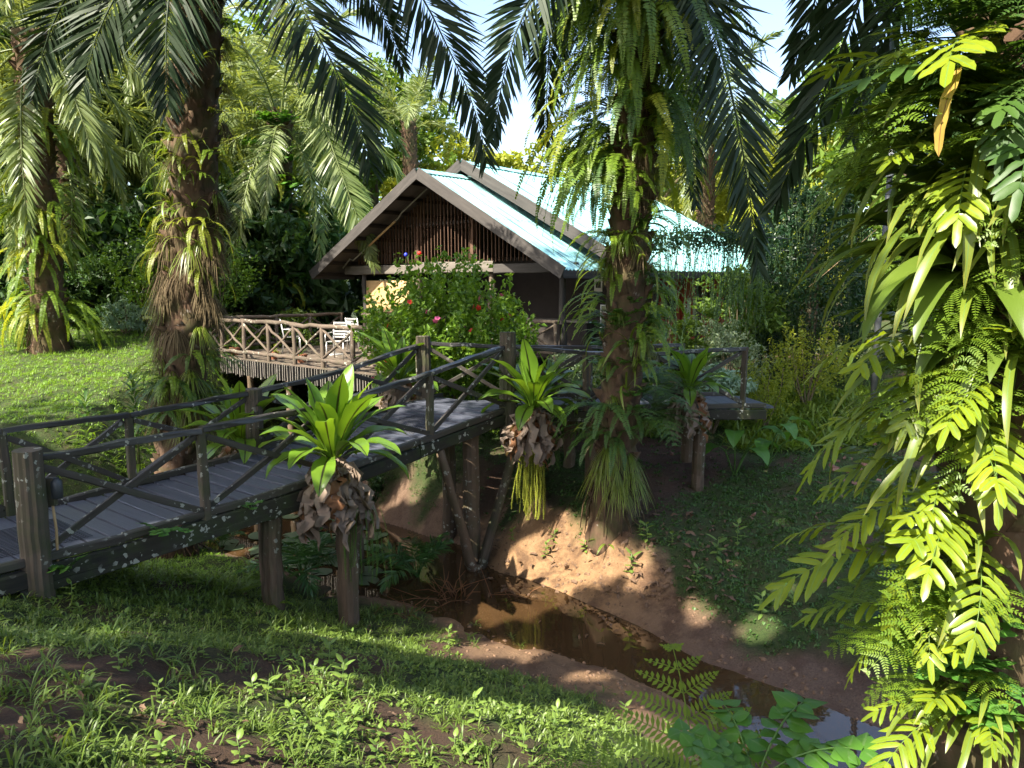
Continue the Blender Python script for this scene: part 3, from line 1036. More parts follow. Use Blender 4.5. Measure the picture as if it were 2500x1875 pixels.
for a, b_, z, w_, h_, lab in ((2.75, 4.585, 2.55, .28, .42, 'pale paper notice high on the dark lodge wall'), (3.45, 4.585, 2.5, .32, .4, 'square paper notice beside the right eave post'),
                              (3.9, 4.585, 2.1, .5, .24, 'tan paper sign hung above the white framed cabinet')):
    o = on_lodge('notice', lab, 'notice', a, b_, z)
    boxes('sheet', M['paper'], o, (-w_ / 2, w_ / 2, -.006, 0, -h_ / 2, h_ / 2))
    boxes('printing', M['fascia'], o, (-w_ * .32, w_ * .32, -.009, -.007, -h_ * .25, h_ * .2))
for a, lab in ((3.1, 'white framed mirror on the dark wall inside the lodge'), (3.95, 'white framed glass cabinet inside the dark lodge')):
    o = on_lodge('wall_mirror' if a < 3.5 else 'glass_cabinet', lab, 'mirror' if a < 3.5 else 'cabinet', a, 4.55, 1.62)
    boxes('frame', M['white'], o, (-.25, .25, 0, .04, -.34, -.30), (-.25, .25, 0, .04, .30, .34), (-.25, -.21, 0, .04, -.299, .299), (.21, .25, 0, .04, -.299, .299))
    boxes('glass', M['glassy'] if a < 3.5 else M['galv'], o, (-.209, .209, .012, .03, -.299, .299))
for b_, z, lab, mt in ((6.75, 1.75, 'white poster with red corner on the red lodge wall', 'white'), (7.35, 1.8, 'tan printed poster on the red lodge wall', 'paper'),
                       (8.95, 1.85, 'small white poster at the far end of the red wall', 'white')):
    o = on_lodge('poster', lab, 'poster', 4.505, b_, z, 0)
    boxes('sheet', M[mt], o, (0, .008, -.22, .22, -.4, .4))
    if mt == 'white': boxes('red_corner', M['redwall'], o, (.0085, .012, -.22, 0, .1, .4))
    else: boxes('printing', M['fascia'], o, (.0085, .012, -.15, .15, -.2, -.17), (.0085, .012, -.15, .15, 0, .03), (.0085, .012, -.15, .15, .2, .23))


def chair(label, a, b_, rz):
    o = on_lodge('deck_chair', label, 'chair', a, b_, FL, rz, 'metal chairs on the lodge deck')
    tb = lambda nm, pts, r=.014: (lambda m: (m.add(*tube(pts, r, 6)), link(nm, m.mesh(nm, M['chair']), o)))(MB())
    for sx in (-.22, .22):
        tb('front_leg', [(sx, -.22, 0), (sx, -.2, .44)])
        tb('rear_leg', [(sx, .25, 0), (sx, .2, .44), (sx, .28, .92)])
        tb('arm', [(sx * 1.15, -.2, .44), (sx * 1.15, -.18, .64), (sx * 1.15, .22, .66)])
    for i in range(6):
        boxes('seat_slat', M['chair'], o, (-.22, .22, -.2 + i * .07, -.15 + i * .07, .44, .455))
    for i in range(6):
        z = .52 + i * .07
        y = .2 + (z - .44) / .48 * .08
        boxes('back_slat', M['chair'], o, (-.22, .22, y, y + .015, z, z + .045))


chair('metal slat chair closest to the corner of the lodge deck', -2.5, -2.4, 2.6)
chair('metal slat chair by the tan blind on the deck', -1.9, -.6, 3.3)
chair('metal slat chair on the deck close to the hibiscus', -.2, -2.6, .5)
o = on_lodge('deck_table', 'round white metal table between the deck chairs', 'table', -1.3, -1.9, FL)
m = MB(); m.add(*tube([(0, 0, .70), (0, 0, .73)], .42, 20)); link('table_top', m.mesh('table_top', M['chair'], False), o)
m = MB(); m.add(*tube([(0, 0, .02), (0, 0, .70)], .03, 8)); link('pedestal', m.mesh('pedestal', M['chair']), o)
m = MB(); m.add(*tube([(0, 0, 0), (0, 0, .025)], [.24, .2], 16)); link('base', m.mesh('base', M['chair']), o)
for j, (a, lab) in enumerate(((-3.2, 'terracotta pot of grassy plant at the left deck rail'), (-1.4, 'terracotta pot with yellow leaves behind the deck rail'), (-.2, 'low terracotta pot on the deck close to the bridge'))):
    o = on_lodge('flower_pot', lab, 'flower pot', a, DB + .42, FL)
    m = MB(); m.add(*tube([(0, 0, 0), (0, 0, .16), (0, 0, .165), (0, 0, .2)], [.09, .125, .14, .14], 14)); link('pot', m.mesh('pot', M['terracotta'], False), o)
    m = MB()
    for i in range(26):
        az = rng.random() * 6.28; el = rng.uniform(.3, 1.3)
        d = (math.cos(az) * math.cos(el), math.sin(az) * math.cos(el), math.sin(el))
        blade(m, (0, 0, .18), d, (-d[1], d[0], .1), rng.uniform(.2, .42), .012, 4, .5)
    link('foliage', m.mesh('foliage', M['strap'] if j == 1 else M['fernd']), o)

# ------------------------------------------------------------------ the footbridge
NA, NC = Vector((-4.15, 7.05, 0)), Vector((0.0, 12.15, 0))
D1 = (NC - NA).normalized()
NR = Vector((4.15, 12.75, 0)); D2 = (NR - NC).normalized()
BB = Vector((-1.5, 13.25, 0))
BA = BB - D1 * 9.2
D1n = Vector((-D1.y, D1.x, 0))
bridge = root('footbridge', 'weathered timber footbridge with crossed railings crossing the muddy stream', 'bridge', (NA.x, NA.y, 0))
B0 = Vector((NA.x, NA.y, 0))


def on_line(px, p, d):
    """plan point of line p+d*s that shows at pixel column px"""
    k = (px - 1250) / FPX / CP
    # the image column depends slightly on height; take it at mid height (z = .6)
    s = 0.
    for _ in range(8):
        q = p + d * s
        kk = (px - 1250) / FPX * (q.y * CP - (.6 - EYE) * SP)
        s = (kk - p.x) / d.x if abs(d.x) > 1e-6 else 0
        q = p + d * s
        # fixed point
    lo, hi = -14., 16.
    f = lambda s_: (p.x + d.x * s_) - (px - 1250) / FPX * ((p.y + d.y * s_) * CP - (.6 - EYE) * SP)
    for _ in range(60):
        md = (lo + hi) / 2
        if f(lo) * f(md) <= 0: hi = md
        else: lo = md
    q = p + d * ((lo + hi) / 2)
    return Vector((q.x, q.y, 0))


def zat(py, q):
    d = ray(1250, py)
    return EYE + q.y * d[2] / d[1]


def bl_(p): return Vector(p) - B0


def bm(name, p, q, w_, h_, mat, up=(0, 0, 1), **k): return beam(name, bl_(p), bl_(q), w_, h_, M[mat], bridge, up, **k)


def lg(name, p, q, r0, r1, mat, **k): return log(name, bl_(p), bl_(q), r0, r1, M[mat], bridge, **k)


V3 = lambda q, z: Vector((q.x, q.y, z))
# deck height along the first leg (s from NA), taken where the near edge shows in the photo
ks = []
for px, py in ((163, 1353), (362, 1290), (542, 1242), (752, 1184), (900, 1128), (1000, 1084), (1110, 1043), (1215, 1005)):
    q = on_line(px, NA, D1); ks.append(((q - NA).dot(D1), zat(py, q)))
ks = np.array(ks)
pf = np.polyfit(ks[:, 0], ks[:, 1], 3)
print('deck profile', np.round(ks, 2).tolist())


def dz1(s):
    s = np.clip(s, ks[0, 0], ks[-1, 0])
    return float(np.polyval(pf, s))


Ltot = (NC - NA).length
WB = (BB - NC).dot(D1n)
s = -3.6
i = 0
PW = .205
while s < Ltot + .25:
    z = dz1(s) - .03
    mesh_here = any(a < s < b_ for a, b_ in ((-1.3, .35), (3.05, 3.6), (4.9, 5.5)))
    e = .04 if s < Ltot - .3 else .04
    p = NA + D1 * s + D1n * .06; q = NA + D1 * s + D1n * (WB - .06)
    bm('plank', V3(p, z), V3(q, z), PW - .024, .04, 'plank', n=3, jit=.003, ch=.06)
    s += PW


def grating(s0, s1, t0, t1):
    m = MB()
    for a in np.arange(s0, s1, .05):
        p = NA + D1 * a + D1n * t0; q = NA + D1 * a + D1n * t1; z = dz1(a) - .004
        m.add(*tube([bl_(V3(p, z)), bl_(V3(q, z))], .004, 4))
    for b_ in np.arange(t0, t1, .05):
        ss = np.linspace(s0, s1, 6)
        m.add(*tube([bl_(V3(NA + D1 * a + D1n * b_, dz1(a) + .001)) for a in ss], .004, 4))
    link('grating', m.mesh('grating', M['wiremesh']), bridge)


grating(-1.2, .3, .35, 1.3); grating(3.0, 3.9, .75, 1.4); grating(4.75, 5.6, .4, 1.2)
# second leg deck
L2 = (NR - NC).length
W2 = (BB - NC).dot(Vector((-D2.y, D2.x, 0)))
D2n = Vector((-D2.y, D2.x, 0))
dz2 = lambda s_: dz1(Ltot) - .0 + s_ * -.015
# corner infill runs up to the start of the second leg
s = -.75
while s < L2 + .2:
    z = dz2(max(s, 0)) - (.075 if s < .35 else .03)
    t0 = .05
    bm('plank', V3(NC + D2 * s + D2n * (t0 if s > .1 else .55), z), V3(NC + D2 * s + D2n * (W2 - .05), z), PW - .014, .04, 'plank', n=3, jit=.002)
    s += PW
# stringers and toe boards
for off, nm in ((.0, 'near'), (WB, 'far')):
    ss = np.linspace(-3.6, Ltot - .05 if off == 0 else Ltot + .3, 6)
    for a, b_ in zip(ss[:-1], ss[1:]):
        p = NA + D1 * a + D1n * off; q = NA + D1 * b_ + D1n * off
        bm('stringer', V3(p, dz1(a) - .14), V3(q, dz1(b_) - .14), .10, .17, 'stringer', jit=.006)
        bm('toe_board', V3(p, dz1(a) + .01), V3(q, dz1(b_) + .01), .085, .085, 'rail', jit=.005)
    bm('bearer', V3(NA + D1 * -.5 + D1n * off, dz1(0) - .27), V3(NA + D1 * 3.2 + D1n * off, dz1(3.2) - .27), .12, .10, 'stringer', jit=.006)
for off in (0, W2):
    p = NC + D2n * off + D2 * .05; q = NR + D2n * off + D2 * .1
    bm('stringer', V3(p, dz2(0) - .14), V3(q, dz2(L2) - .14), .10, .17, 'stringer', n=9, jit=.006)
    bm('toe_board', V3(p, dz2(0) + .01), V3(q, dz2(L2) + .01), .08, .08, 'rail', n=9, jit=.005)


def railing(posts, top='railtop', first_log=None):
    """posts: (plan point, deck z, rail z, size, top extra)"""
    for i, (q, z0, z1, sz, ex) in enumerate(posts):
        if sz >= .12:
            lg('post', V3(q, z0 - (.35 if i else .45)), V3(q, z1 + ex), sz, sz * .93, 'post', n=9, jit=.012, bend=.006, k=26, groove=.035)
        else:
            l = rng.normal(size=2) * .012
            bm('post', V3(q, z0 - .05) + Vector((l[0], l[1], 0)), V3(q, z1 + ex), sz, sz, 'post', up=(D1.x, D1.y, 0))
    for (q0, a0, a1, s0, e0), (q1, b0, b1, s1, e1) in zip(posts[:-1], posts[1:]):
        d = (q1 - q0).normalized(); nn = Vector((-d.y, d.x, 0))
        bm('top_rail', V3(q0 + d * .01, a1), V3(q1 - d * .01, b1), .10, .062, top, n=7, jit=.006)
        i0, i1 = s0 * .6, s1 * .6
        bm('brace', V3(q0 + d * i0 + nn * .03, a0 + .07), V3(q1 - d * i1 + nn * .03, b1 - .07), .045, .065, 'rail', jit=.005)
        bm('brace', V3(q0 + d * i0 - nn * .03, a1 - .07), V3(q1 - d * i1 - nn * .03, b0 + .07), .045, .065, 'rail', jit=.005)


def mk(lst, p, d, w_=.075):
    out = []
    for px, ry, dy, sz, ex in lst:
        q = on_line(px, p, d)
        out.append((q, zat(dy, q) if dy else dz1((q - NA).dot(D1)), zat(ry, q), sz, ex))
    return out


nearp = mk([(78, 1122, 0, .125, .09), (494, 1050, 0, .09, .02), (808, 988, 0, .09, .06), (1050, 912, 0, .09, .02), (1240, 845, 0, .13, .22)], NA + D1n * 0, D1)
railing(nearp)
backp = mk([(-330, 1098, 0, .10, .06), (10, 1052, 0, .09, .02), (318, 1013, 0, .09, .02), (622, 958, 0, .12, .05), (850, 905, 0, .09, .02), (1035, 838, 0, .13, .12)], BB, D1)
railing(backp)
print('rail heights near', [round(a[2] - a[1], 2) for a in nearp], 'back', [round(a[2] - a[1], 2) for a in backp])
# second leg
near2 = [nearp[-1]]
for px, ry in ((1428, 862), (1600, 864), (1815, 850)):
    q = on_line(px, NC, D2); near2.append((q, dz2((q - NC).length), zat(ry, q), .085, .02))
railing(near2)
bk2 = [backp[-1]]
for px, ry in ((1236, 847), (1440, 848), (1661, 843)):
    q = on_line(px, BB, D2); bk2.append((q, dz2((q - NC).length), zat(ry, q), .085, .03))
railing(bk2)


# piles
def pile(q, ztop, r=.1, zb=None, nm='pile'):
    zb = TZ(q.x, q.y) - .35 if zb is None else zb
    return lg(nm, V3(q, zb), V3(q, ztop), r * 1.05, r, 'pile', n=9, jit=.02, bend=.008, k=22, groove=.03)


for px, off, r in ((652, .12, .12), (1150, .35, .125)):
    q = on_line(px, NA + D1n * off, D1)
    pile(q, dz1((q - NA).dot(D1)) - .2, r)
pileq = on_line(840, NA - D1n * .28, D1)
pile(pileq, .22, .125)
vq = on_line(1152, NA + D1n * .35, D1)
for px in (1095,):
    q = on_line(px, NA + D1n * 1.45, D1); pile(q, dz1((q - NA).dot(D1)) - .2, .11)
for px in (640, 860):
    q = on_line(px, NA + D1n * 1.5, D1); pile(q, dz1((q - NA).dot(D1)) - .2, .11)
# the two raking struts of the V, meeting low on the middle pile
vb = V3(on_line(1160, NA + D1n * .18, D1), 0); vb.z = zat(1415, vb)
pa = on_line(1070, NA + D1n * .05, D1); pa.z = dz1((pa - NA).dot(D1)) - .2
pb = NC + D1 * .05 - D1n * .16 + Vector((0.0, -.1, 0)); pb.z = dz1(Ltot) - .22
lg('strut', vb, pa, .085, .06, 'pile', n=7, bend=.01)
lg('strut', vb + D1 * .06, pb, .085, .065, 'post', n=7, bend=.01)
lg('pile', V3(vb - D1 * .06, TZ(vb.x, vb.y) - .3), vb + Vector((0, 0, .25)), .10, .085, 'pile', n=5)
lg('pile', V3(vb + D1 * .11, TZ(vb.x, vb.y) - .3), vb + Vector((0, 0, .2)) + D1 * .06, .09, .075, 'pile', n=5)
for s_, o_ in ((1.35, .12), (3.2, .12), (1.2, W2 - .1), (3.4, W2 - .1)):
    q = NC + D2 * s_ + D2n * o_
    pile(q, dz2(s_) - .2, .1)
# lantern fixed to the big log post
q = nearp[0][0] + D1 * .17
o = root('post_lamp', 'small grey bulkhead lamp fixed beside the big log post', 'lamp', V3(q, nearp[0][2] - .30))
boxes('mount', M['post'], o, (-.035, .035, -.03, .03, -.16, .10))
m = MB(); m.add(*tube([(.05, 0, -.10), (.05, 0, -.09), (.05, 0, .06), (.05, 0, .10)], [.02, .05, .05, .02], 10)); link('globe', m.mesh('globe', M['galv']), o)
m = MB(); m.add(*tube([(0, 0, -.16), (.01, .01, -.4), (0, 0, -.85)], .012, 6)); link('cable', m.mesh('cable', M['blind']), o)
# ------------------------------------------------------------------ palms
def trunk_mesh(H, r, lean=(0, 0), bend=.0, flare=1.25, name='trunk'):
    m = MB()
    n, k = int(H / .09), 22
    zz = np.linspace(-.4, H, n); u = np.clip(zz / H, 0, 1)
    cx = lean[0] * u + bend * np.sin(u * PI); cy = lean[1] * u
    rr = r * (1 + (flare - 1) * np.exp(-np.maximum(zz, 0) * 1.6))
    a = np.arange(k) * 2 * PI / k
    A_, Z_ = np.meshgrid(a, zz)
    d = 1 + .26 * (fbm(A_ * 3 + np.sin(A_) * 2, Z_ * 2.2, 1.3, 5) - .5) + .34 * (fbm(np.cos(A_) * 3 + 9, Z_ * 6 + np.sin(A_) * 3, 1.5, 8) - .5)
    P = np.stack([cx[:, None] + rr[:, None] * d * np.cos(A_), cy[:, None] + rr[:, None] * d * np.sin(A_), Z_], -1)
    m.add(*ringmesh(P, k))
    # old leaf bases in a spiral
    g = 2.4; z = .15; i = 0
    while z < H - .1:
        az = i * g
        uu = z / H
        c = np.array((lean[0] * uu + bend * math.sin(uu * PI), lean[1] * uu, z))
        rad = np.array((math.cos(az), math.sin(az), 0)); tan = np.array((-rad[1], rad[0], 0))
        rb = r * .92 * (1 + (flare - 1) * math.exp(-z * 1.6))
        h = rng.uniform(.16, .36); w_ = rng.uniform(.05, .11); o_ = rng.uniform(.05, .19)
        b = c + rad * rb
        V = np.array([b - tan * w_ - rad * .06, b + tan * w_ - rad * .06, b + tan * w_ * .7 + rad * o_ * .4 + (0, 0, h * .5), b - tan * w_ * .7 + rad * o_ * .4 + (0, 0, h * .5),
                      b + tan * w_ * .35 + rad * o_ + (0, 0, h), b - tan * w_ * .35 + rad * o_ + (0, 0, h), b - rad * .05 + (0, 0, h * .9)])
        m.add(V, [np.array([(0, 1, 2, 3), (3, 2, 4, 5)]), np.array([(5, 4, 6), (0, 3, 6), (3, 5, 6), (1, 6, 2), (2, 6, 4)])])
        z += rng.uniform(.028, .05); i += 1
    # hanging fibres and roots near the foot
    for i in range(26):
        az = rng.random() * 6.28; z0 = rng.uniform(.05, .7)
        rad = np.array((math.cos(az), math.sin(az), 0))
        p = rad * r * 1.15 + (0, 0, z0)
        q = rad * r * rng.uniform(1.3, 1.9) + (0, 0, -.08)
        m.add(*tube([p, (p + q) / 2 + rad * .04, q], [.014, .012, .006], 4))
    return m.mesh(name, M['trunk'])


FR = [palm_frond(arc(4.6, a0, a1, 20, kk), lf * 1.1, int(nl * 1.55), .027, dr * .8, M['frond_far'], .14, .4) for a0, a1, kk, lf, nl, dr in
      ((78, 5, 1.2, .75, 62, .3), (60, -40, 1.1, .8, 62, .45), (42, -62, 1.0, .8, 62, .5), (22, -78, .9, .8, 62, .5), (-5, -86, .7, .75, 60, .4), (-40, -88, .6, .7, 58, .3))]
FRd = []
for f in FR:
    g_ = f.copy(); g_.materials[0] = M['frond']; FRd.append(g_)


def palm(name, label, loc, H, r=.32, nf=22, lean=(0, 0), bend=0., sc_=1.0, far=True, group=None, low=5, az0=0., skip=None):
    o = root(name, label, 'palm', loc, 0, group)
    link('trunk', trunk_mesh(H, r, lean, bend), o)
    top = Vector((lean[0], lean[1], H - .1))
    for i in range(nf):
        u = i / (nf - 1)
        az = az0 + i * 2.39996
        if skip and skip(az % (2 * PI), u): continue
        v = min(low, int(u * (low + .99)))
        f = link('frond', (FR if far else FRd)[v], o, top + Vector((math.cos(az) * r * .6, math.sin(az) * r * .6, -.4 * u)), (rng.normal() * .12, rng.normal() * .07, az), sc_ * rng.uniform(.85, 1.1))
    return o


def wfrond(o, pts, leaf=.75, n=74, mat='frond', droop=.13, width=.022, r0=.035, **k):
    """frond through world points, as a part of palm o"""
    P = smooth_curve([tuple(p) for p in pts], 24) - np.array(o.location)
    link('frond', palm_frond(P, leaf * 1.06, int(n * 1.9), width, droop, M[mat], r0=r0, ruffle=.22, ang0=58, ang1=28, side=(1, .25, 0), **k), o)


cb = Vector((1.52, 11.35, 0)); cb.z = TZ(cb.x, cb.y)
cpalm = palm('oil_palm', 'big fern-covered palm trunk rising before the bridge, centre right', cb, 8.9 - cb.z, .28, 18, (.28, .1), .08, 1.05, False, low=2, skip=lambda a, u: 3.9 < a < 5.6)
CT = Vector((1.8, 11.45, 8.7))
wfrond(cpalm, [CT, PY(1640, -300, 10.9), PY(1705, -60, 10.5), PY(1775, 180, 10.2), PY(1822, 420, 10.0), PY(1852, 660, 9.9)], .9, 90)
wfrond(cpalm, [CT, PY(1480, -420, 11.6), PY(1380, -180, 11.8), PY(1345, 60, 12), PY(1330, 350, 12.1)], .7, 70)
wfrond(cpalm, [CT, PY(1620, -200, 12), PY(1660, 100, 12.6), PY(1690, 330, 12.9), PY(1700, 500, 13)], .7, 70)
wfrond(cpalm, [CT, PY(1560, -420, 11.0), PY(1420, -180, 10.2), PY(1285, 20, 9.8), PY(1230, 180, 9.7), PY(1205, 330, 9.6)], .7, 70)
lb = Vector((-5.6, 12.2, TZ(-5.6, 12.2)))
lpalm = palm('oil_palm', 'leaning palm trunk shaggy with rootlets beside the grassy slope', lb, 9.3 - lb.z, .32, 16, (.95, .3), .12, 1.05, False, low=2)
LT = lb + Vector((.95, .3, 9.1 - lb.z))
wfrond(lpalm, [LT, PY(620, -260, 11.7), PY(720, -20, 11), PY(805, 140, 10.6), PY(868, 280, 10.4), PY(905, 410, 10.3)], 1.05, 90)
wfrond(lpalm, [LT, PY(800, -330, 11.8), PY(1000, -60, 11.3), PY(1105, 140, 11.0), PY(1160, 265, 10.9), PY(1190, 400, 10.8)], 1.0, 90)
wfrond(lpalm, [LT, PY(420, -230, 11.7), PY(300, -40, 11.2), PY(235, 90, 11.0), PY(205, 210, 10.9)], 1.0, 80)
wfrond(lpalm, [LT, PY(470, -220, 11.4), PY(415, -20, 10.9), PY(405, 120, 10.7), PY(410, 260, 10.6)], 1.0, 80)
wfrond(lpalm, [LT, PY(380, -250, 12.4), PY(200, -60, 12.6), PY(120, 80, 12.7), PY(80, 240, 12.7)], .8, 70)
wfrond(lpalm, [LT, PY(640, -280, 13), PY(800, -140, 13.4), PY(930, 30, 13.6), PY(985, 170, 13.7)], .75, 70)
fb = Vector((-11.6, 19.3, 0)); fb.z = TZ(fb.x, fb.y)
flpalm = palm('oil_palm', 'palm with long bright ferns at the far left edge', fb, 7.6, .36, 24, (.1, 0), 0, .95, True)
bb = Vector((-7.6, 25.5, 0)); bb.z = TZ(bb.x, bb.y)
blpalm = palm('oil_palm', 'sunlit palm wrapped in leaves left of the lodge roof', bb, 6.6, .34, 22, (.2, 0), 0, 1.05, True, az0=.3)
wfrond(blpalm, [bb + Vector((.2, 0, 6.5)), PY(760, 235, 24.3), PY(800, 330, 23.8), PY(850, 470, 23.4), PY(915, 650, 23.2)], 1.0, 80, 'frond_far', width=.03)
bgp = [(-15.5, 27, 7.5, 'pale palm with arching fronds above the dark hedge, far left'), (-11.8, 29, 8.5, 'palm standing behind the green shrub at the lawn'),
       (-11.4, 34, 9.0, 'tall palm behind the sunlit palm left of the roof'), (-4.6, 37, 8.0, 'palm with upright fronds behind the front ridge of the lodge'),
       (-19, 33, 10.5, 'tallest palm of the far left grove'), (-13.6, 24.2, 5.2, 'low palm with sweeping fronds over the dark hedge'),
       (-9.0, 28.2, 4.6, 'short palm just behind the sunlit palm, fronds touching the ground'), (8.2, 33, 8.4, 'palm beyond the far end of the lodge roof'), (-1.0, 44, 7.6, 'thin-crowned palm against the open sky above the roof')]
for i, (x, y, h, lab) in enumerate(bgp):
    palm('oil_palm', lab, (x, y, TZ(x, y)), h, .33, 20 if i not in (8, 3) else 9, (rng.normal() * .3, 0), 0, 1.0, True, 'palms behind the lawn', az0=i, low=5 if i not in (8, 3) else 2)

# ------------------------------------------------------------------ ferns on the trunks
SFh = [sword_fern(1.0, 30, -90, 44, .066, .0105, M['fern'], k_)  for k_ in (.85, .6, .4)]
SFs = [sword_fern(.7, 45, -70, 30, .06, .011, M['fern'], .8) for _ in range(2)]
def recol(ms, mat):
    out = []
    for q in ms:
        c = q.copy(); c.materials[0] = M[mat]; out.append(c)
    return out
SFhy, SFsy = recol(SFh, 'ferny'), recol(SFs, 'ferny')
SFhd, SFsd = recol(SFh, 'fernd'), recol(SFs, 'fernd')
OBL = [oblong_fern(.75, 40, -30, 8, .19, .019), oblong_fern(.85, 25, -60, 9, .2, .02, k=.8), oblong_fern(.6, 55, -10, 6, .18, .021)]
OBLd = recol(OBL, 'fernd')
LAC = [lace_fern(.80, 45, -30, 8, wid=.40), lace_fern(.90, 25, -60, 9, wid=.36), lace_fern(.66, 60, 0, 7, wid=.42)]
LACy = recol(LAC, 'fern')
STR = [strap_leaf(.75, .02, 65, -70), strap_leaf(.9, .022, 40, -85, k=.7), strap_leaf(.6, .018, 75, -20), strap_leaf(.55, .028, 50, -50)]
BRD = [strap_leaf(.75, .062, 50, -55, M['broad'], 'lance', 12, .3), strap_leaf(.65, .055, 30, -75, M['broad'], 'lance', 12, .25), strap_leaf(.7, .06, 65, -25, M['broad'], 'lance', 12, .3)]
GRS = []
for q in range(2):
    m = MB()
    for i in range(46):
        az = rng.uniform(-1.5, 1.5); el = rng.uniform(-.2, .9)
        d = (math.cos(az) * math.cos(el), math.sin(az) * math.cos(el), math.sin(el))
        blade(m, rng.normal(size=3) * .02, d, (-d[1], d[0], .2), rng.uniform(.35, .7), .0055, 6, 1.6, kind='strap', curl=.6)
    GRS.append(m.mesh('foliage', M['strap']))
GRSb = [q_.copy() for q_ in GRS]
for q_ in GRSb: q_.materials[0] = M['rootlet']
# small branching leafy sprig with round leaves
RND = []
for q in range(3):
    m = MB()
    P = arc(.28, 55, -10, 8)
    P[:, 1] += rng.normal() * .05 * np.linspace(0, 1, 8)
    m.add(*tube(P, np.linspace(.004, .002, 8), 4, 0, False))
    for i in range(7):
        c = sample(P, np.array([.25 + .75 * i / 6]))[0]
        for sg in (-1, 1):
            az = sg * 1.35 + rng.normal() * .3
            d = np.array((math.cos(az), math.sin(az), rng.uniform(-.1, .35)))
            blade(m, c, d, (-d[1], d[0], rng.normal() * .2), rng.uniform(.05, .085), rng.uniform(.026, .036), 5, .15, .15, 'ovate', rng.random(), .08, 3)
    RND.append(m.mesh('sprig', M['round']))


def plant(name, label, cat, loc, az, meshes, nf, size, spread=1.3, part='frond', group=None, tilt=.15, off=.02):
    o = root(name, label, cat, loc, 0, group)
    for i in range(nf):
        a = az + (i / max(1, nf - 1) - .5) * 2 * spread + rng.normal() * .12
        me = meshes[i % len(meshes)]
        link(part, me, o, (math.cos(a) * off, math.sin(a) * off, rng.normal() * .015), (rng.normal() * tilt, rng.normal() * tilt, a), size * rng.uniform(.75, 1.15))
    return o


def on_trunk(base, H, lean, bend, r, z, az):
    u = max(0., z / H)
    return Vector(base) + Vector((lean[0] * u + bend * math.sin(u * PI) + math.cos(az) * r, lean[1] * u + math.sin(az) * r, z))


# central palm: hanging sword ferns high up, mixed ferns lower
H = 8.9 - cb.z
ct = lambda z, az, r=.30: on_trunk(cb, H, (.28, .1), .08, r, z - cb.z, az)
g1 = 'hanging ferns high on the central palm'
for i in range(60):
    z = rng.uniform(4.2, 8.6); az = -PI / 2 + rng.uniform(-2.3, 2.3)
    plant('sword_fern', 'long sword fern hanging high on the central palm trunk', 'fern', ct(z, az), az, [SFh, SFhd, SFh, SFhy][i % 4], 8, rng.uniform(1.1, 2.0), 1.0, group=g1)
g2 = 'short ferns on the middle of the central palm'
for i in range(26):
    z = rng.uniform(1.4, 4.8); az = -PI / 2 + rng.uniform(-2.0, 2.0)
    plant('sword_fern', 'shorter sword fern midway up the central palm trunk', 'fern', ct(z, az), az, SFs + SFh[:1], 5, rng.uniform(.7, 1.15), .8, group=g2)
for i in range(22):
    z = rng.uniform(.4, 3.6); az = -PI / 2 + rng.uniform(-1.7, 1.7)
    plant('trunk_fern', 'dark small-leaved fern low on the central palm trunk', 'fern', ct(z, az), az, SFsd + RND, 4, rng.uniform(.5, .9), .9, group='dark ferns on the central palm')
for i, (z, az, s_) in enumerate(((.75, -2.6, 1.5), (.55, -.5, 1.4), (.35, -2.0, 1.2), (.95, -.2, 1.2), (.3, -2.9, 1.3))):
    plant('shaggy_fern', 'large arching fern around the lower trunk of the central palm', 'fern', ct(z, az), az, LAC if i % 2 else SFsd, 7, s_, 1.1, group='arching ferns low on the central palm')
for i, (z, az) in enumerate(((0.0, -1.9), (.1, -1.3), (-.1, -2.4), (-.3, -1.6), (.2, -2.1), (-.2, -1.0))):
    o = root('grass_fern', 'shaggy grass-like fern hanging at the foot of the central palm', 'fern', ct(z, az, .33), az, 'grass ferns at the foot of the central palm')
    link('foliage', GRS[i % 2], o, (0, 0, 0), (0, 0, 0), rng.uniform(.8, 1.15))
for z, az in ((3.7, -1.5), (3.4, -1.1)):
    plant('broad_fern', 'pale broad-leaved epiphyte on the central palm trunk', 'fern', ct(z, az), az, BRD, 5, .6, 1.0, 'leaf', 'broad epiphytes on the central palm')

for i in range(56):
    z = rng.uniform(.2, 6.6); az = -PI / 2 + rng.uniform(-2.0, 2.0)
    o = root('rootlet_fern', 'brown hanging rootlets on the trunk of the central palm' if i % 2 else 'green grassy tuft on the trunk of the central palm', 'fern', ct(z, az, .3), az, 'brown rootlets on the central palm' if i % 2 else 'grassy tufts on the central palm')
    link('foliage', (GRSb if i % 2 else GRS)[(i // 2) % 2], o, (0, 0, 0), (0, 0, 0), rng.uniform(.45, .85))
for i in range(30):
    z = rng.uniform(.3, 5.2); az = -PI / 2 + rng.uniform(-2.0, 2.0)
    plant('leafy_epiphyte', 'small leafy epiphyte clinging to the central palm trunk', 'plant', ct(z, az), az, RND if i % 2 else STR, 5, rng.uniform(.5, 1.0), 1.2, 'sprig' if i % 2 else 'leaf', 'leafy epiphytes on the central palm')
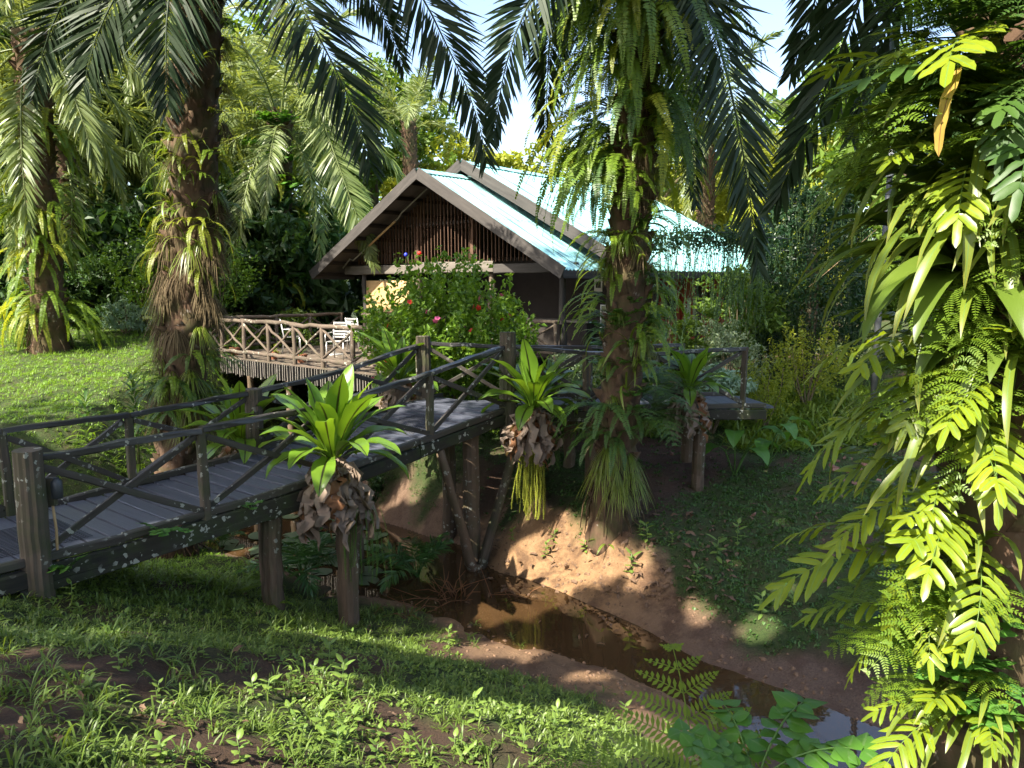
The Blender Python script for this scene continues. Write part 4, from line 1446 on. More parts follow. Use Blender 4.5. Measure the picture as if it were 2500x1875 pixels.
# left palm: yellowish ferns above, shaggy rootlets below
H2 = 9.3 - lb.z
lt = lambda z, az, r=.33: on_trunk(lb, H2, (.95, .3), .12, r, z - lb.z, az)
for i in range(36):
    z = rng.uniform(2.6, 8.0); az = -PI / 2 + rng.uniform(-2.1, 2.1)
    plant('sword_fern', 'yellow-green sword fern on the upper trunk of the leaning palm', 'fern', lt(z, az), az, [SFhy, SFsy, SFs][i % 3], 5, rng.uniform(.5, .95), .9, group='ferns on the leaning palm')
for i in range(13):
    z = rng.uniform(2.6, 6.6); az = -PI / 2 + rng.uniform(-1.8, 1.8)
    plant('leafy_epiphyte', 'small strap-leaved epiphyte on the leaning palm trunk', 'fern', lt(z, az), az, STR, 7, rng.uniform(.5, .75), 1.2, 'leaf', 'strap plants on the leaning palm')
for i in range(120):
    z = rng.uniform(.35, 3.4) if i < 80 else rng.uniform(3.2, 8.2); az = -PI / 2 + rng.uniform(-2.2, 2.2)
    o = root('rootlet_fern', 'hanging brown-green rootlets on the shaggy trunk of the leaning palm', 'fern', lt(z, az, .36), az, 'rootlet ferns on the leaning palm')
    link('foliage', (GRSb if i % 3 else GRS)[i % 2], o, (0, 0, 0), (0, 0, 0), rng.uniform(.6, 1.05) if i < 80 else rng.uniform(.45, .8))
for i in range(16):
    z = rng.uniform(.35, 1.5); az = -PI / 2 + rng.uniform(-1.9, 1.9)
    plant('trunk_fern', 'dark fern at the foot of the leaning palm', 'fern', lt(z, az, .36), az, SFsd + SFs, 5, rng.uniform(.8, 1.2), .9, group='ferns at the foot of the leaning palm')

# far left palm: long bright hanging ferns
ft = lambda z, az, r=.36: Vector(fb) + Vector((math.cos(az) * r, math.sin(az) * r, z))
for i in range(44):
    z = rng.uniform(.8, 6.0); az = -PI / 2 + rng.uniform(-2.2, 2.2)
    plant('sword_fern', 'long bright sword fern draped on the far left palm', 'fern', ft(z, az), az, [SFh, SFhy, SFh][i % 3], 6, rng.uniform(1.1, 1.7), 1.0, group='ferns on the far left palm')
bt = lambda z, az, r=.34: Vector(bb) + Vector((math.cos(az) * r + .2 * z / 7.4, math.sin(az) * r, z))
for i in range(26):
    z = rng.uniform(.3, 6.2); az = -PI / 2 + rng.uniform(-2.2, 2.2)
    if i % 2:
        plant('sword_fern', 'yellow sword fern on the sunlit palm left of the lodge', 'fern', bt(z, az), az, SFhy + SFs, 6, rng.uniform(1.0, 1.5), 1.1, group='ferns on the sunlit palm')
    else:
        plant('leafy_climber', 'leafy climber clinging to the sunlit palm left of the lodge', 'climber', bt(z, az), az, RND, 14, rng.uniform(2.0, 3.2), 1.5, 'sprig', 'climbers on the sunlit palm')

# ------------------------------------------------------------------ near right trunk with its epiphytes
rb = Vector((2.5, 3.75, 0)); rb.z = TZ(2.5, 3.75)
HR = 7.4 - rb.z
rpalm = palm('oil_palm', 'near trunk on the right smothered in ferns and strap leaves', rb, HR, .33, 12, (.05, .0), 0, 1.0, False, low=2)
RT = Vector((2.6, 3.7, 7.2))
wfrond(rpalm, [RT, PY(2330, -900, 4.4), PY(2160, -200, 5.2), PY(2040, 160, 5.6), PY(1945, 370, 5.8), PY(1893, 500, 5.9)], .6, 80, width=.024)
wfrond(rpalm, [RT, PY(2250, -900, 4.8), PY(2060, -250, 5.6), PY(1985, 20, 6.0), PY(1930, 180, 6.2)], .55, 70, width=.02)
wfrond(rpalm, [RT, PY(2400, -700, 4.6), PY(2260, -150, 5.2), PY(2130, 150, 5.6), PY(2080, 330, 5.7)], .5, 70, width=.02)


def rt(z, az, r=.33):
    return Vector((rb.x + math.cos(az) * r, rb.y + math.sin(az) * r, z))


def zpx(py, Y=3.35): return PY(1250, py, Y).z


EP0 = [
 # py, azimuth (deg), kind, number, size, spread
 (40, 200, 'lac', 6, 1.25, 1.0), (60, 235, 'lac', 6, 1.3, 1.0), (150, 215, 'obld', 5, 1.1, .9), (230, 250, 'lac', 5, 1.2, .9), (130, 275, 'lac', 5, 1.2, 1.0), (260, 190, 'lacy', 6, 1.25, .8),
 (330, 180, 'lacy', 5, 1.2, .8), (300, 225, 'obld', 5, 1.1, .8), (420, 205, 'lacy', 6, 1.0, .8), (360, 240, 'strap', 9, .9, 1.1), (430, 260, 'strap', 9, .9, 1.1), (440, 285, 'lac', 5, .9, .8),
 (500, 195, 'strap', 12, 1.0, 1.2), (520, 230, 'strap', 12, 1.0, 1.2), (560, 262, 'strap', 10, .9, 1.2), (590, 210, 'strap', 9, .8, 1.2), (640, 245, 'lacy', 5, .8, 1.0),
 (690, 188, 'broad', 8, 1.25, .8), (730, 205, 'broad', 5, 1.1, .8), (700, 238, 'lacy', 6, .9, 1.0), (730, 262, 'strap', 9, .8, 1.1), (640, 285, 'strap', 9, .9, 1.1), (790, 222, 'lacy', 6, .9, 1.0),
 (840, 195, 'strap', 9, .8, 1.0), (880, 240, 'strap', 10, .8, 1.1), (860, 275, 'lac', 5, .8, 1.0), (930, 205, 'lacy', 7, .95, .9), (960, 232, 'obl', 5, .85, .9), (1010, 190, 'strap', 8, .9, .9), (1040, 215, 'lacy', 6, .9, .9),
 (1130, 200, 'obl', 4, .85, .7), (1180, 185, 'obl', 4, .9, .7), (1190, 215, 'lacy', 5, 1.0, .9), (1210, 222, 'lacy', 5, .8, .9), (1290, 198, 'obl', 4, .9, .7), (1330, 225, 'strap', 9, .7, 1.0),
 (1350, 205, 'obl', 5, .95, .7), (1420, 228, 'round', 7, 1.0, 1.2), (1430, 192, 'obl', 5, 1.0, .6), (1500, 208, 'lacy', 5, 1.0, .8), (1560, 232, 'round', 8, 1.0, 1.3), (1590, 200, 'obl', 4, .9, .6),
 (1120, 205, 'strap', 12, .9, 1.2), (470, 185, 'broad', 6, 1.0, .9), (560, 195, 'strap', 12, 1.1, 1.0), (620, 180, 'strap', 10, 1.1, .9), (300, 195, 'strap', 10, 1.1, 1.0), (400, 185, 'obl', 5, 1.0, .8), (180, 185, 'obl', 5, 1.1, .8), (860, 185, 'obl', 5, 1.0, .8), (800, 205, 'strap', 12, 1.0, 1.1), (960, 190, 'strap', 12, 1.0, 1.0), (1020, 200, 'obl', 5, 1.0, .8), (900, 222, 'broad', 5, .8, .9), (1080, 185, 'strap', 10, 1.0, .9),  (1260, 215, 'strap', 12, .9, 1.2), (1400, 205, 'strap', 12, .8, 1.2), (1480, 225, 'strap', 10, .8, 1.2), (1600, 215, 'strap', 12, .9, 1.2), (1540, 205, 'round', 8, 1.1, 1.3), (1700, 212, 'round', 9, 1.2, 1.4), (1780, 222, 'strap', 12, .8, 1.3), (1650, 200, 'round', 8, 1.2, 1.3), (1480, 272, 'lac', 4, .7, .8), (1620, 262, 'lac', 6, .8, .9), (1660, 225, 'round', 8, 1.0, 1.4), (1680, 245, 'strap', 10, .75, 1.1), (1720, 205, 'lacy', 5, .8, .9), (1730, 262, 'lac', 6, .95, .9),
 (1760, 232, 'round', 8, 1.0, 1.4), (1790, 250, 'strap', 9, .7, 1.1), (1620, 190, 'lacy', 4, .8, .7), (1000, 262, 'lac', 4, .6, .8), (1120, 270, 'strap', 7, .7, .9), (1800, 215, 'obl', 4, .8, .8), (900, 290, 'strap', 8, .8, 1.0)]
EP = [(e[0], e[1], e[2], e[3], e[4], e[5] if e[1] < 215 or e[0] < 900 else min(e[5], .65)) for e in EP0 if not (e[1] >= 214 and 1060 < e[0] < 1740)]
EK = {'lac': (LAC, 'frond', 'lace_fern', 'dark lacy fern', 'fern'), 'lacy': (LACy, 'frond', 'lace_fern', 'bright lacy fern', 'fern'), 'obl': (OBL, 'frond', 'oblong_fern', 'oblong-leaved bright fern', 'fern'),
      'obld': (OBLd, 'frond', 'oblong_fern', 'oblong-leaved dark fern', 'fern'), 'strap': (STR, 'leaf', 'strap_plant', 'strap-leaved tuft', 'plant'),
      'broad': (BRD, 'leaf', 'orchid_plant', 'clump of broad ribbed leaves', 'plant'), 'round': (RND, 'sprig', 'mint_plant', 'round-leaved trailing plant', 'plant')}
used = {}
for py, az, kd, nf, sz, spr in sorted(EP):
    ms, pt, nm, lab, cat = EK[kd]
    zone = ('at the very top of', 'high on', 'above the middle of', 'at mid height on', 'below the middle of', 'low on', 'at the foot of')[min(6, int(py / 265))]
    side = 'left side' if az < 203 else 'left front' if az < 230 else 'front' if az < 255 else 'right front'
    lb_ = f'{lab} {zone} the near trunk, {side}'
    used[lb_] = used.get(lb_, 0) + 1
    if used[lb_] > 1: lb_ = lb_ + ' below' if used[lb_] == 2 else lb_ + ' lowest'
    plant(nm, lb_, cat, rt(zpx(py + 10), R(az)), R(az), ms, int(nf * (1.0 if kd == 'obl' else 1.5)), sz * (.78 if kd in ('lac', 'lacy') else .92), spr, pt, 'epiphytes on the near trunk', .2)
# single leaves that stand out
for px, py, Y, L, W, rot, mt, lab in ((2345, 165, 3.15, .36, .028, (0, R(72), R(200)), 'yellowleaf', 'long wavy yellow leaf hanging among the ferns at upper right'),
                                      (2160, 815, 2.95, .22, .035, (.5, R(30), R(200)), 'bigfern', 'torn pale green leaf sticking out left of the near trunk')):
    m = MB(); P = arc(L, 12, -25, 12); curve_leaf(m, P, W, 'strap', .15, .16)
    o = link('single_leaf', m.mesh('single_leaf', M[mt]), None, PY(px, py, Y), rot)
    tag(o, lab, 'leaf')
# cut stump at the bottom edge
sp_ = PY(2180, 1935, 3.3)
m = MB(); m.add(*tube([(0, 0, -.5), (0, 0, -.1), (0, 0, .05), (0, 0, .02)], [.17, .15, .14, .06], 14, .07)); o = link('tree_stump', m.mesh('tree_stump', M['trunk']), None, (sp_.x, sp_.y, sp_.z))
tag(o, 'sawn stump among the round leaves at the bottom edge', 'stump')

# ------------------------------------------------------------------ bird's nest ferns on the bridge posts
NL = []
for q in range(6):
    m = MB()
    L = (1.1, 1.05, 1.05, .95, .85, .85)[q]; a0, a1 = ((80, 45), (68, 15), (58, -10), (45, -40), (28, -70), (85, 70))[q]
    P = arc(L, a0, a1, 13, 1.2)
    curve_leaf(m, P, .125 * (.9 + .2 * rng.random()), 'nest', .28, .10)
    NL.append(m.mesh('leaf', M['nest']))
DL = []
for q in range(5):
    m = MB()
    P = arc(.95, -15, -93, 20, .3)
    P += rng.normal(size=P.shape) * .018
    P[5:] += rng.normal(size=P[5:].shape) * .016; curve_leaf(m, P, .062, 'nest', rng.uniform(.3, 1.1), .8)
    DL.append(m.mesh('dead_leaf', M['dead' if q != 2 else 'deadred']))
TS = []
for q in range(3):
    m = MB()
    P = arc(1.0, -60, -92, 26, .3); P += np.cumsum(rng.normal(size=P.shape) * .004, 0)
    m.add(*tube(P, .004, 4, 0, False))
    for i in range(len(P) * 2):
        c = sample(P, np.array([i / (len(P) * 2)]))[0]
        for j in range(4):
            az = j * 1.57 + i * .7
            blade(m, c, (math.cos(az), math.sin(az), -.5), (-math.sin(az), math.cos(az), 0), .026, .005, 2, rnd=rng.random())
    TS.append(m.mesh('strand', M['tassel']))
TSy = recol(TS, 'tassely')


def nest(label, loc, sz, nl=20, nd=16, az0=0.):
    nl = int(nl * 1.35); nd = int(nd * 2.6)
    o = root('nest_fern', label, 'fern', loc, az0)
    for i in range(nl):
        az = i * 2.4; v = min(5, int(i / nl * 5)) if i > 1 else 5
        link('leaf', NL[v], o, (math.cos(az) * .05, math.sin(az) * .05, .02), (rng.normal() * .12, rng.normal() * .1, az), sz * rng.uniform(.85, 1.12))
    for i in range(nd):
        az = i * 2.4 + .5
        link('dead_leaf', DL[i % 5 if i % 3 else 0], o, (math.cos(az) * .06, math.sin(az) * .06, 0), (rng.normal() * .15, rng.normal() * .1, az), (sz * rng.uniform(.7, 1.1), sz * rng.uniform(.8, 1.2), sz * rng.uniform(.7, 1.1)))
    m = MB(); m.add(*tube([(0, 0, -.45), (0, 0, -.15), (0, 0, .06)], [.10 * sz, .16 * sz, .05], 10, .1)); link('root_ball', m.mesh('root_ball', M['dead']), o)
    return o


nq = Vector((pileq.x, pileq.y, 0)); nq.y -= .12; nq.x = PY(812, 1100, nq.y).x
nest("biggest nest fern with dead brown skirt, on the pile before the bridge", V3(nq, zat(1125, nq)), 1.12, 22, 18, .4)
q = Vector((PY(1302, 1000, pb.y - .2).x, pb.y - .2, 0))
n2 = nest("nest fern with russet dead leaves at the bend of the bridge", V3(q, zat(1000, q)), 1.0, 22, 14, 1.0)
q3 = on_line(1680, NC - D2n * .22, D2)
nest("nest fern on the far right stretch of bridge, behind the palm", V3(q3, zat(955, q3)), .85, 18, 9, 2.0)
q4 = on_line(585, BB + D1n * .35, D1)
nest("nest fern behind the left railing beside the leaning palm", V3(q4, zat(1085, q4)), 1.05, 18, 14, .2)
q5 = on_line(975, BB + D1n * .5, D1)
nest("nest fern half hidden behind the railing under the hibiscus", V3(q5, zat(930, q5)), .95, 14, 6, 1.2)
q6 = on_line(1345, BB + D2n * .3, D2)
nest("small nest fern behind the railings right of the bend", V3(q6, zat(960, q6)), .8, 12, 4, 2.2)


def tassel(label, loc, ms, n, sz, rad):
    o = root('tassel_fern', label, 'fern', loc)
    for i in range(n):
        a = i * 2.4; r_ = rad * math.sqrt((i + .5) / n)
        link('strand', ms[i % 3], o, (math.cos(a) * r_, math.sin(a) * r_, rng.normal() * .03), (rng.normal() * .06, rng.normal() * .06, a), (sz * .75, sz * .75, sz * rng.uniform(.7, 1.1)))


tq = nq + Vector((.32, -.1, 0))
tassel('green tassel fern hanging under the biggest nest fern', V3(PY(885, 1240, nq.y - .05), zat(1235, nq)), TS, 22, .95, .2)
tassel('bright yellow tassel fern hanging under the bend of the bridge', V3(PY(1298, 1100, q.y), zat(1095, q)), TSy, 46, 1.05, .16)
tassel('short green tassel fern beside the russet dead leaves', V3(PY(1350, 1060, q.y), zat(1060, q)), TS, 12, .55, .1)
# ------------------------------------------------------------------ bushes, trees and background
CR = {}
def crown(key, mat, n, rad, size, clumps=45, cr=.28, hollow=.35, seed=0, asp=.5, up=.5):
    CR[key] = leafcloud(clumpy(n, rad, clumps, cr, hollow, seed), size, M[mat], 'crown', asp, up)
    return CR[key]


def bush(name, label, cat, loc, me, sc_, stems=7, spread=.4, h=1.0, group=None, zc=None):
    o = root(name, label, cat, loc, rng.random() * 6, group)
    m = MB()
    for i in range(stems):
        a = i * 2.4; e = np.array((math.cos(a) * spread * rng.uniform(.4, 1), math.sin(a) * spread * rng.uniform(.4, 1), h * rng.uniform(.9, 1.5)))
        m.add(*tube(smooth_curve([(0, 0, -.1), e * .5 + rng.normal(size=3) * .05, e], 6), np.linspace(.022, .006, 7), 5))
    link('stems', m.mesh('stems', M['stem']), o)
    link('crown', me, o, (0, 0, h if zc is None else zc), (0, 0, 0), sc_)
    return o


# hibiscus before the lodge: upright leafy shoots
def shoots(n, rad, h, leaf, mat, per=40, seed=0):
    g = np.random.default_rng(seed)
    pts = []
    for i in range(n):
        a = g.random() * 6.28; r = math.sqrt(g.random())
        b = np.array((math.cos(a) * r * rad * .35, math.sin(a) * r * rad * .35, .1 * h))
        top = np.array((math.cos(a) * r * rad, math.sin(a) * r * rad, h * (1.05 - .45 * r * r) * g.uniform(.75, 1.12)))
        u = g.random(per) ** .7
        u = .18 + .82 * u
        P = b + (top - b) * u[:, None] + g.normal(size=(per, 3)) * leaf * 1.15 * (1.15 - u[:, None] * .75)
        pts.append(P)
    return leafcloud(np.concatenate(pts), leaf, M[mat], 'crown', .62, .8)


hx = PT(1085, 1000, 12.5) if False else Vector((-1.35, 15.6, 0))
hx.z = TZ(hx.x, hx.y)
hib = bush('hibiscus_bush', 'tall hibiscus bush with red flowers before the lodge', 'bush', hx, shoots(170, 1.95, 3.3, .12, 'hib', 80, 4), 1.0, 12, 1.2, 1.9, zc=0)
FLM = MB()
for i in range(5):
    a = i * 1.2566
    blade(FLM, (0, 0, 0), (math.cos(a), math.sin(a), .5), (-math.sin(a), math.cos(a), 0), .06, .028, 4, .25, kind='ovate')
fm = FLM.mesh('flower', M['red'])
fm2 = fm.copy(); fm2.materials[0] = M['pink']
hib.rotation_euler.z = 0
for i in range(26):
    a = rng.uniform(-2.9, -.2); r = rng.uniform(.7, 1.7); z = rng.uniform(1.0, 2.9)
    link('flower', fm if i < 18 else fm2, hib, (math.cos(a) * r, math.sin(a) * r, z), (rng.uniform(.6, 1.5), rng.normal() * .5, rng.random() * 6), 1.1)
for px, py, mt, lab in ((991, 622, 'blue', 'small blue ball hung before the gable slats'), (1024, 618, 'red', 'small red ball hung before the gable slats')):
    m = MB(); P = np.array([(0, 0, -.045), (0, 0, -.035), (0, 0, 0), (0, 0, .035), (0, 0, .045)]); m.add(*tube(P, [.01, .032, .048, .032, .01], 10))
    o = link('hanging_ball', m.mesh('hanging_ball', M[mt]), None, PY(px, py, 21.0), (0, 0, 0), 1.2)
    tag(o, lab, 'ball')
crown('varie', 'varie', 2600, (.75, .75, .7), .075, 40, .3, .3, 1)
crown('silver', 'silver', 2000, (.8, .8, .65), .13, 40, .3, .3, 2, .45, .9)
crown('green', 'treeb', 2600, (1, 1, .9), .12, 45, .3, .3, 3)
crown('dark', 'treed', 3000, (1.2, 1.1, 1.1), .17, 45, .3, .3, 4)
crown('yel', 'treea', 3000, (1, 1, .9), .12, 45, .3, .3, 5)
crown('bigy', 'treea', 9000, (3.2, 3.2, 2.6), .30, 60, .26, .4, 6)
crown('bigg', 'treeb', 8000, (3.2, 3.2, 2.8), .30, 60, .26, .4, 7)
crown('bigd', 'treed', 8000, (3.4, 3.4, 3.0), .34, 60, .26, .4, 8)
SH = shoots(60, 1.2, 2.6, .085, 'hib', 46, 9)
SHy = shoots(70, 1.0, 1.9, .06, 'ferny', 40, 10)
for x, y, me, s_, h, lab in ((1.25, 15.0, 'varie', 1.0, .95, 'variegated pale shrub behind the railing, left of the central palm'), (4.0, 15.2, 'silver', .95, .9, 'silvery broad-leaved shrub right of the central palm'),
                             (4.6, 16.6, 'varie', 1.15, 1.1, 'pale shrub in front of the red wall'), (2.6, 15.3, 'green', .9, .7, 'green shrub behind the bridge beside the central palm'),
                             (.3, 15.1, 'green', .85, .6, 'low green shrub under the hibiscus by the bridge bend'), (-3.0, 14.9, 'dark', .6, .5, 'dark weedy shrub under the deck edge'), (2.0, 16.2, 'dark', .8, .7, 'dark shrub at the lodge steps')):
    bush('garden_shrub', lab, 'shrub', (x, y, TZ(x, y)), CR[me], s_, 7, .35, h)
p = Vector((6.35, 16.4, 0)); p.z = TZ(p.x, p.y)
bush('sunlit_shrub', 'sunlit yellow-green feathery shrub before the hanging vines', 'shrub', p, SHy, 1.0, 8, .6, 1.0, zc=0)
p = Vector((5.1, 15.4, 0)); p.z = TZ(p.x, p.y)
bush('tall_weeds', 'tall thin yellow weeds beside the bridge end', 'shrub', p, SHy, .8, 6, .5, .9, zc=0)
for x, y, me, s_, h, lab in ((5.4, 18.3, 'green', 1.25, 1.7, 'leafy green shrub hiding the lower red wall'), (6.6, 19.6, 'green', 1.4, 1.9, 'green shrub at the far end of the red wall'), (3.3, 17.2, 'green', 1.0, 1.3, 'green shrub between the palm and the red wall')):
    bush('garden_shrub', lab, 'shrub', (x, y, TZ(x, y)), CR[me], s_, 7, .4, h)
# left lawn edge
for x, y, me, s_, h, lab in ((-9.7, 21.6, SH, 1.35, 1.6, 'bright green leafy shrub at the back of the lawn'), (-8.6, 22.4, SH, 1.15, 1.5, 'leafy shrub right of the bright shrub behind the lawn'),
                             (-10.9, 22.6, CR['dark'], 1.1, 1.3, 'dark bush with glossy leaves behind the lawn'), (-13.2, 21.8, CR['dark'], 1.0, 1.0, 'dark bush at the foot of the far left palm'),
                             (-10.7, 21.3, CR['silver'], .8, .5, 'low pale-leaved bush at the lawn edge'), (-12.4, 19.9, CR['green'], .6, .4, 'low leafy bush at the base of the far left palm'),
                             (-7.0, 23.6, CR['green'], 1.2, 1.1, 'rounded bush below the sunlit palm'), (-6.2, 25.0, CR['dark'], 1.4, 1.4, 'dark bush behind the deck rail'),
                             (-7.9, 21.4, CR['green'], .6, .45, 'small bush at the right end of the lawn edge'), (-14.6, 23.5, CR['dark'], 1.6, 1.6, 'big dark bush at the left rim of the lawn')):
    bush('lawn_shrub', lab, 'shrub', (x, y, TZ(x, y)), me, s_, 7, .5, h, zc=0 if me in (SH,) else h)
# hedge of dark bushes behind
for i, x in enumerate(np.linspace(-21, -4, 9)):
    y = 26.5 + rng.normal() * .5
    bush('hedge_bush', 'tall dark bush in the hedge behind the lawn', 'bush', (x, y, TZ(x, y)), CR['dark'], rng.uniform(2.0, 2.6), 7, 1.0, 2.0, 'hedge behind the lawn', zc=1.9)
# bare red-twigged shrub on the lawn
p = PT(330, 760, 12); p = Vector((-8.6, 19.6, TZ(-8.6, 19.6)))
o = root('bare_shrub', 'bare twiggy shrub standing on the lawn', 'shrub', p)
m = MB()
for i in range(22):
    a = i * 2.4; e = np.array((math.cos(a) * .55, math.sin(a) * .55, 1.0)) * rng.uniform(.5, 1.2)
    m.add(*tube([(0, 0, -.05), e * .5 + (0, 0, .12), e], [.018, .01, .004], 5))
link('twigs', m.mesh('twigs', M['deadred']), o)
link('leaves', leafcloud(rng.normal(size=(120, 3)) * (.35, .35, .25) + (0, 0, .8), .07, M['treeb'], 'leaves'), o)

# vine-draped mound on the right
vm = Vector((7.1, 18.6, 0)); vm.z = TZ(vm.x, vm.y)
o = root('vine_draped_tree', 'dark round tree completely draped in hanging vines', 'tree', vm)
m = MB(); m.add(*tube([(0, 0, -.2), (.1, 0, 2), (0, 0, 3.6)], [.22, .17, .1], 8)); link('trunk', m.mesh('trunk', M['bark']), o)
ht = 4.85 - vm.z
a = rng.random(16000) * 6.28; el = rng.random(16000)
zz = el ** .8
lump = .55 + .85 * fbm(np.cos(a) * 1.6 + 5, np.sin(a) * 1.6 + zz * 2.2, 1.0, 51)
rr = 1.6 * lump * np.sqrt(np.clip(1 - np.clip((zz - .45) / .55, 0, 1) ** 2, 0, 1)) * rng.uniform(.7, 1.0, 16000)
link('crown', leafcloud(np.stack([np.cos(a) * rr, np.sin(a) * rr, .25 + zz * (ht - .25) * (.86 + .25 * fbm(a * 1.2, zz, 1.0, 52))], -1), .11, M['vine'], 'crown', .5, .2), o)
VN = []
for q in range(4):
    m = MB(); P = np.stack([np.cumsum(rng.normal(size=26) * .012), np.cumsum(rng.normal(size=26) * .012), -np.linspace(0, 2.6, 26)], -1)
    m.add(*tube(P, .006, 3, 0, False))
    for i in range(90):
        c = sample(P, np.array([rng.random()]))[0]
        d = nrm(rng.normal(size=3) + (0, 0, -.3))
        blade(m, c, d, np.cross(d, (0, 0, 1)), .055, .012, 2, .2, rnd=rng.random())
    VN.append(m.mesh('vine', M['vinel']))
for i in range(170):
    az = rng.random() * 6.28; z = rng.uniform(.62, 1.0); r = 1.55 * math.sqrt(max(.02, 1 - max(0, (z - .45) / .55) ** 2))
    link('vine', VN[i % 4], o, (math.cos(az) * r, math.sin(az) * r, z * ht + .05), (rng.normal() * .04, rng.normal() * .04, rng.random() * 6), (1, 1, min(1.25, (z * ht) / 2.75)))
# vines trailing over the roof edge beside it
for i, (px, py, Y, lab) in enumerate(((1620, 590, 16.2, 'left curtain of vines hanging before the roof edge'), (1740, 580, 16.5, 'middle curtain of vines hanging before the roof edge'), (1820, 590, 16.8, 'right curtain of vines hanging before the roof edge'))):
    p = PY(px, py, Y)
    o = root('vine_curtain', lab, 'vine', p)
    for k in range(30):
        link('vine', VN[k % 4], o, (rng.uniform(-.55, .55), rng.uniform(-.25, .25), rng.uniform(-.1, .25)), (rng.normal() * .1, rng.normal() * .1, rng.random() * 6), (1, 1, rng.uniform(.45, .95)))
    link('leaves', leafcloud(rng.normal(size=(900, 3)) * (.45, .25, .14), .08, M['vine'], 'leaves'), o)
    m = MB(); m.add(*tube([(-.9, 0, .1), (0, 0, .12), (.9, 0, .06)], .012, 5)); link('support_wire', m.mesh('support_wire', M['galv']), o)
# lamp pole
p = PY(2150, 690, 15.5); pz = TZ(p.x, 15.5)
o = root('lamp_pole', 'slim grey lamp pole with a white top, at right', 'lamp post', (p.x, 15.5, pz))
zt = zat(432, Vector((0, 15.5, 0))) - pz
m = MB(); m.add(*tube([(0, 0, -.3), (0, 0, zt * .5), (0.05, 0, zt)], [.065, .06, .055], 12)); link('shaft', m.mesh('shaft', M['galv']), o)
m = MB(); m.add(*tube([(.05, 0, zt), (.055, 0, zt + .1), (.06, 0, zt + .6)], [.075, .05, .045], 12)); link('lamp_head', m.mesh('lamp_head', M['white']), o)
m = MB(); m.add(*tube([PY(2140, 560, 15.4), PY(2000, 680, 15.0), PY(1975, 700, 14.9)], .006, 4)); o = link('guy_wire', m.mesh('guy_wire', M['blind']), None)
tag(o, 'thin pale wire slanting before the dark vines', 'wire')

# trees behind and around
TR = [(-2.5, 40, 7.0, 'bigy', 1.2, 'round yellow-green tree behind the front ridge of the lodge'), (2.5, 42, 7.2, 'bigy', 1.25, 'yellow-green tree behind the upper ridge of the lodge'), (7.5, 41, 6.6, 'bigy', 1.2, 'sunlit tree behind the far end of the roof'),
      (12.5, 36, 5.6, 'bigy', 1.15, 'bright yellow-green tree right of the lamp pole'), (10.2, 28, 3.4, 'bigy', .75, 'bright bushy tree just behind the lamp pole'), (16, 34, 8, 'bigg', 1.5, 'tall green tree at the far right'),
      (-7.5, 42, 8.5, 'bigg', 1.3, 'green tree behind the sunlit palm'), (-13, 38, 9.5, 'bigg', 1.6, 'big green tree rising over the hedge'), (-20, 40, 11, 'bigd', 1.9, 'dark tall tree behind the left grove'), (-27, 36, 11, 'bigd', 1.9, 'dark tree at the far left of the wood'),
      (-17, 29, 6.5, 'bigd', 1.2, 'dark tree above the hedge at left'), (-23, 27, 9, 'bigd', 1.6, 'dark tree left of the far left palm'), (21, 28, 7, 'bigd', 1.5, 'dark tree far off to the right'), (15, 22, 4.8, 'bigd', 1.1, 'dark leafy tree behind the near trunk'),
      (11.5, 20.5, 3.0, 'bigg', .8, 'bushy green tree between pole and near trunk'), (-11.5, 33.5, 6.5, 'bigy', 1.0, 'sunlit tree among the left palms')]
for x, y, h, k_, s_, lab in TR:
    r0 = 3.2 * s_
    tree('broadleaf_tree', lab, 'tree', (x, y, TZ(x, y)), h, (r0, r0, r0 * .8), CR[k_], s_, .22)
# far wood that closes the view
P = []
for i in range(46):
    x = -75 + i * 3.4 + rng.normal() * 1.5
    if -6 < x < 9: h = rng.uniform(4.5, 7)
    else: h = rng.uniform(9, 15)
    y = 60 + rng.normal() * 4
    k = 900
    q = clumpy(k, (3.2, 2.5, h * .55), 26, .3, .3, i) + (x, y, h * .5 + 1.8)
    P.append(q)
o = link('far_wood', leafcloud(np.concatenate(P), .75, M['treeb'], 'far_wood', .6), None)
tag(o, 'far-off wood closing the view behind the lodge', 'wood', kind='stuff')

# tall trees on the camera's side whose crowns shade the bank (out of view, above and behind-left)
S_ = np.array(TOSUN)
LIT = []
def lit(px, py, r, z=None, Y=None, k=1.0):
    p = PT(px, py) if (z is None and Y is None) else (PZ(px, py, z) if Y is None else PY(px, py, Y))
    LIT.append((p.x, p.y, p.z, r * (1.2 if Y is None else 1.1)))
for px, py, r in ((700, 1780, .45), (850, 1770, .55), (1000, 1800, .6), (1150, 1770, .6), (1300, 1790, .6), (1450, 1790, .6), (1600, 1800, .5), (1780, 1840, .4), (850, 1560, .45), (980, 1560, .45), (1090, 1600, .4), (780, 1650, .2),
                  (1280, 1340, .5), (1380, 1340, .55), (1480, 1380, .45), (1230, 1400, .35), (1220, 1490, .55), (1330, 1470, .5), (1180, 1590, .45), (1290, 1600, .3), (1560, 1760, .45), (1440, 1650, .25), (1700, 1500, .22), (1850, 1540, .3), (1900, 1450, .25), (1780, 1380, .15), (1560, 1430, .3),
                  (40, 930, .9), (150, 930, .6), (300, 1010, .5), (250, 1100, .5), (330, 1110, .4), (560, 1350, .35), (600, 1330, .3), (960, 1190, .5), (1020, 1150, .5), (450, 1480, .15), (640, 1480, .2), (520, 1860, .3), (200, 820, 1.2), (60, 800, 1.2), (350, 800, 1.0)):
    lit(px, py, r)
for z in np.arange(-.2, 4.2, .35): LIT.append((2.1, 3.2, z, .62))
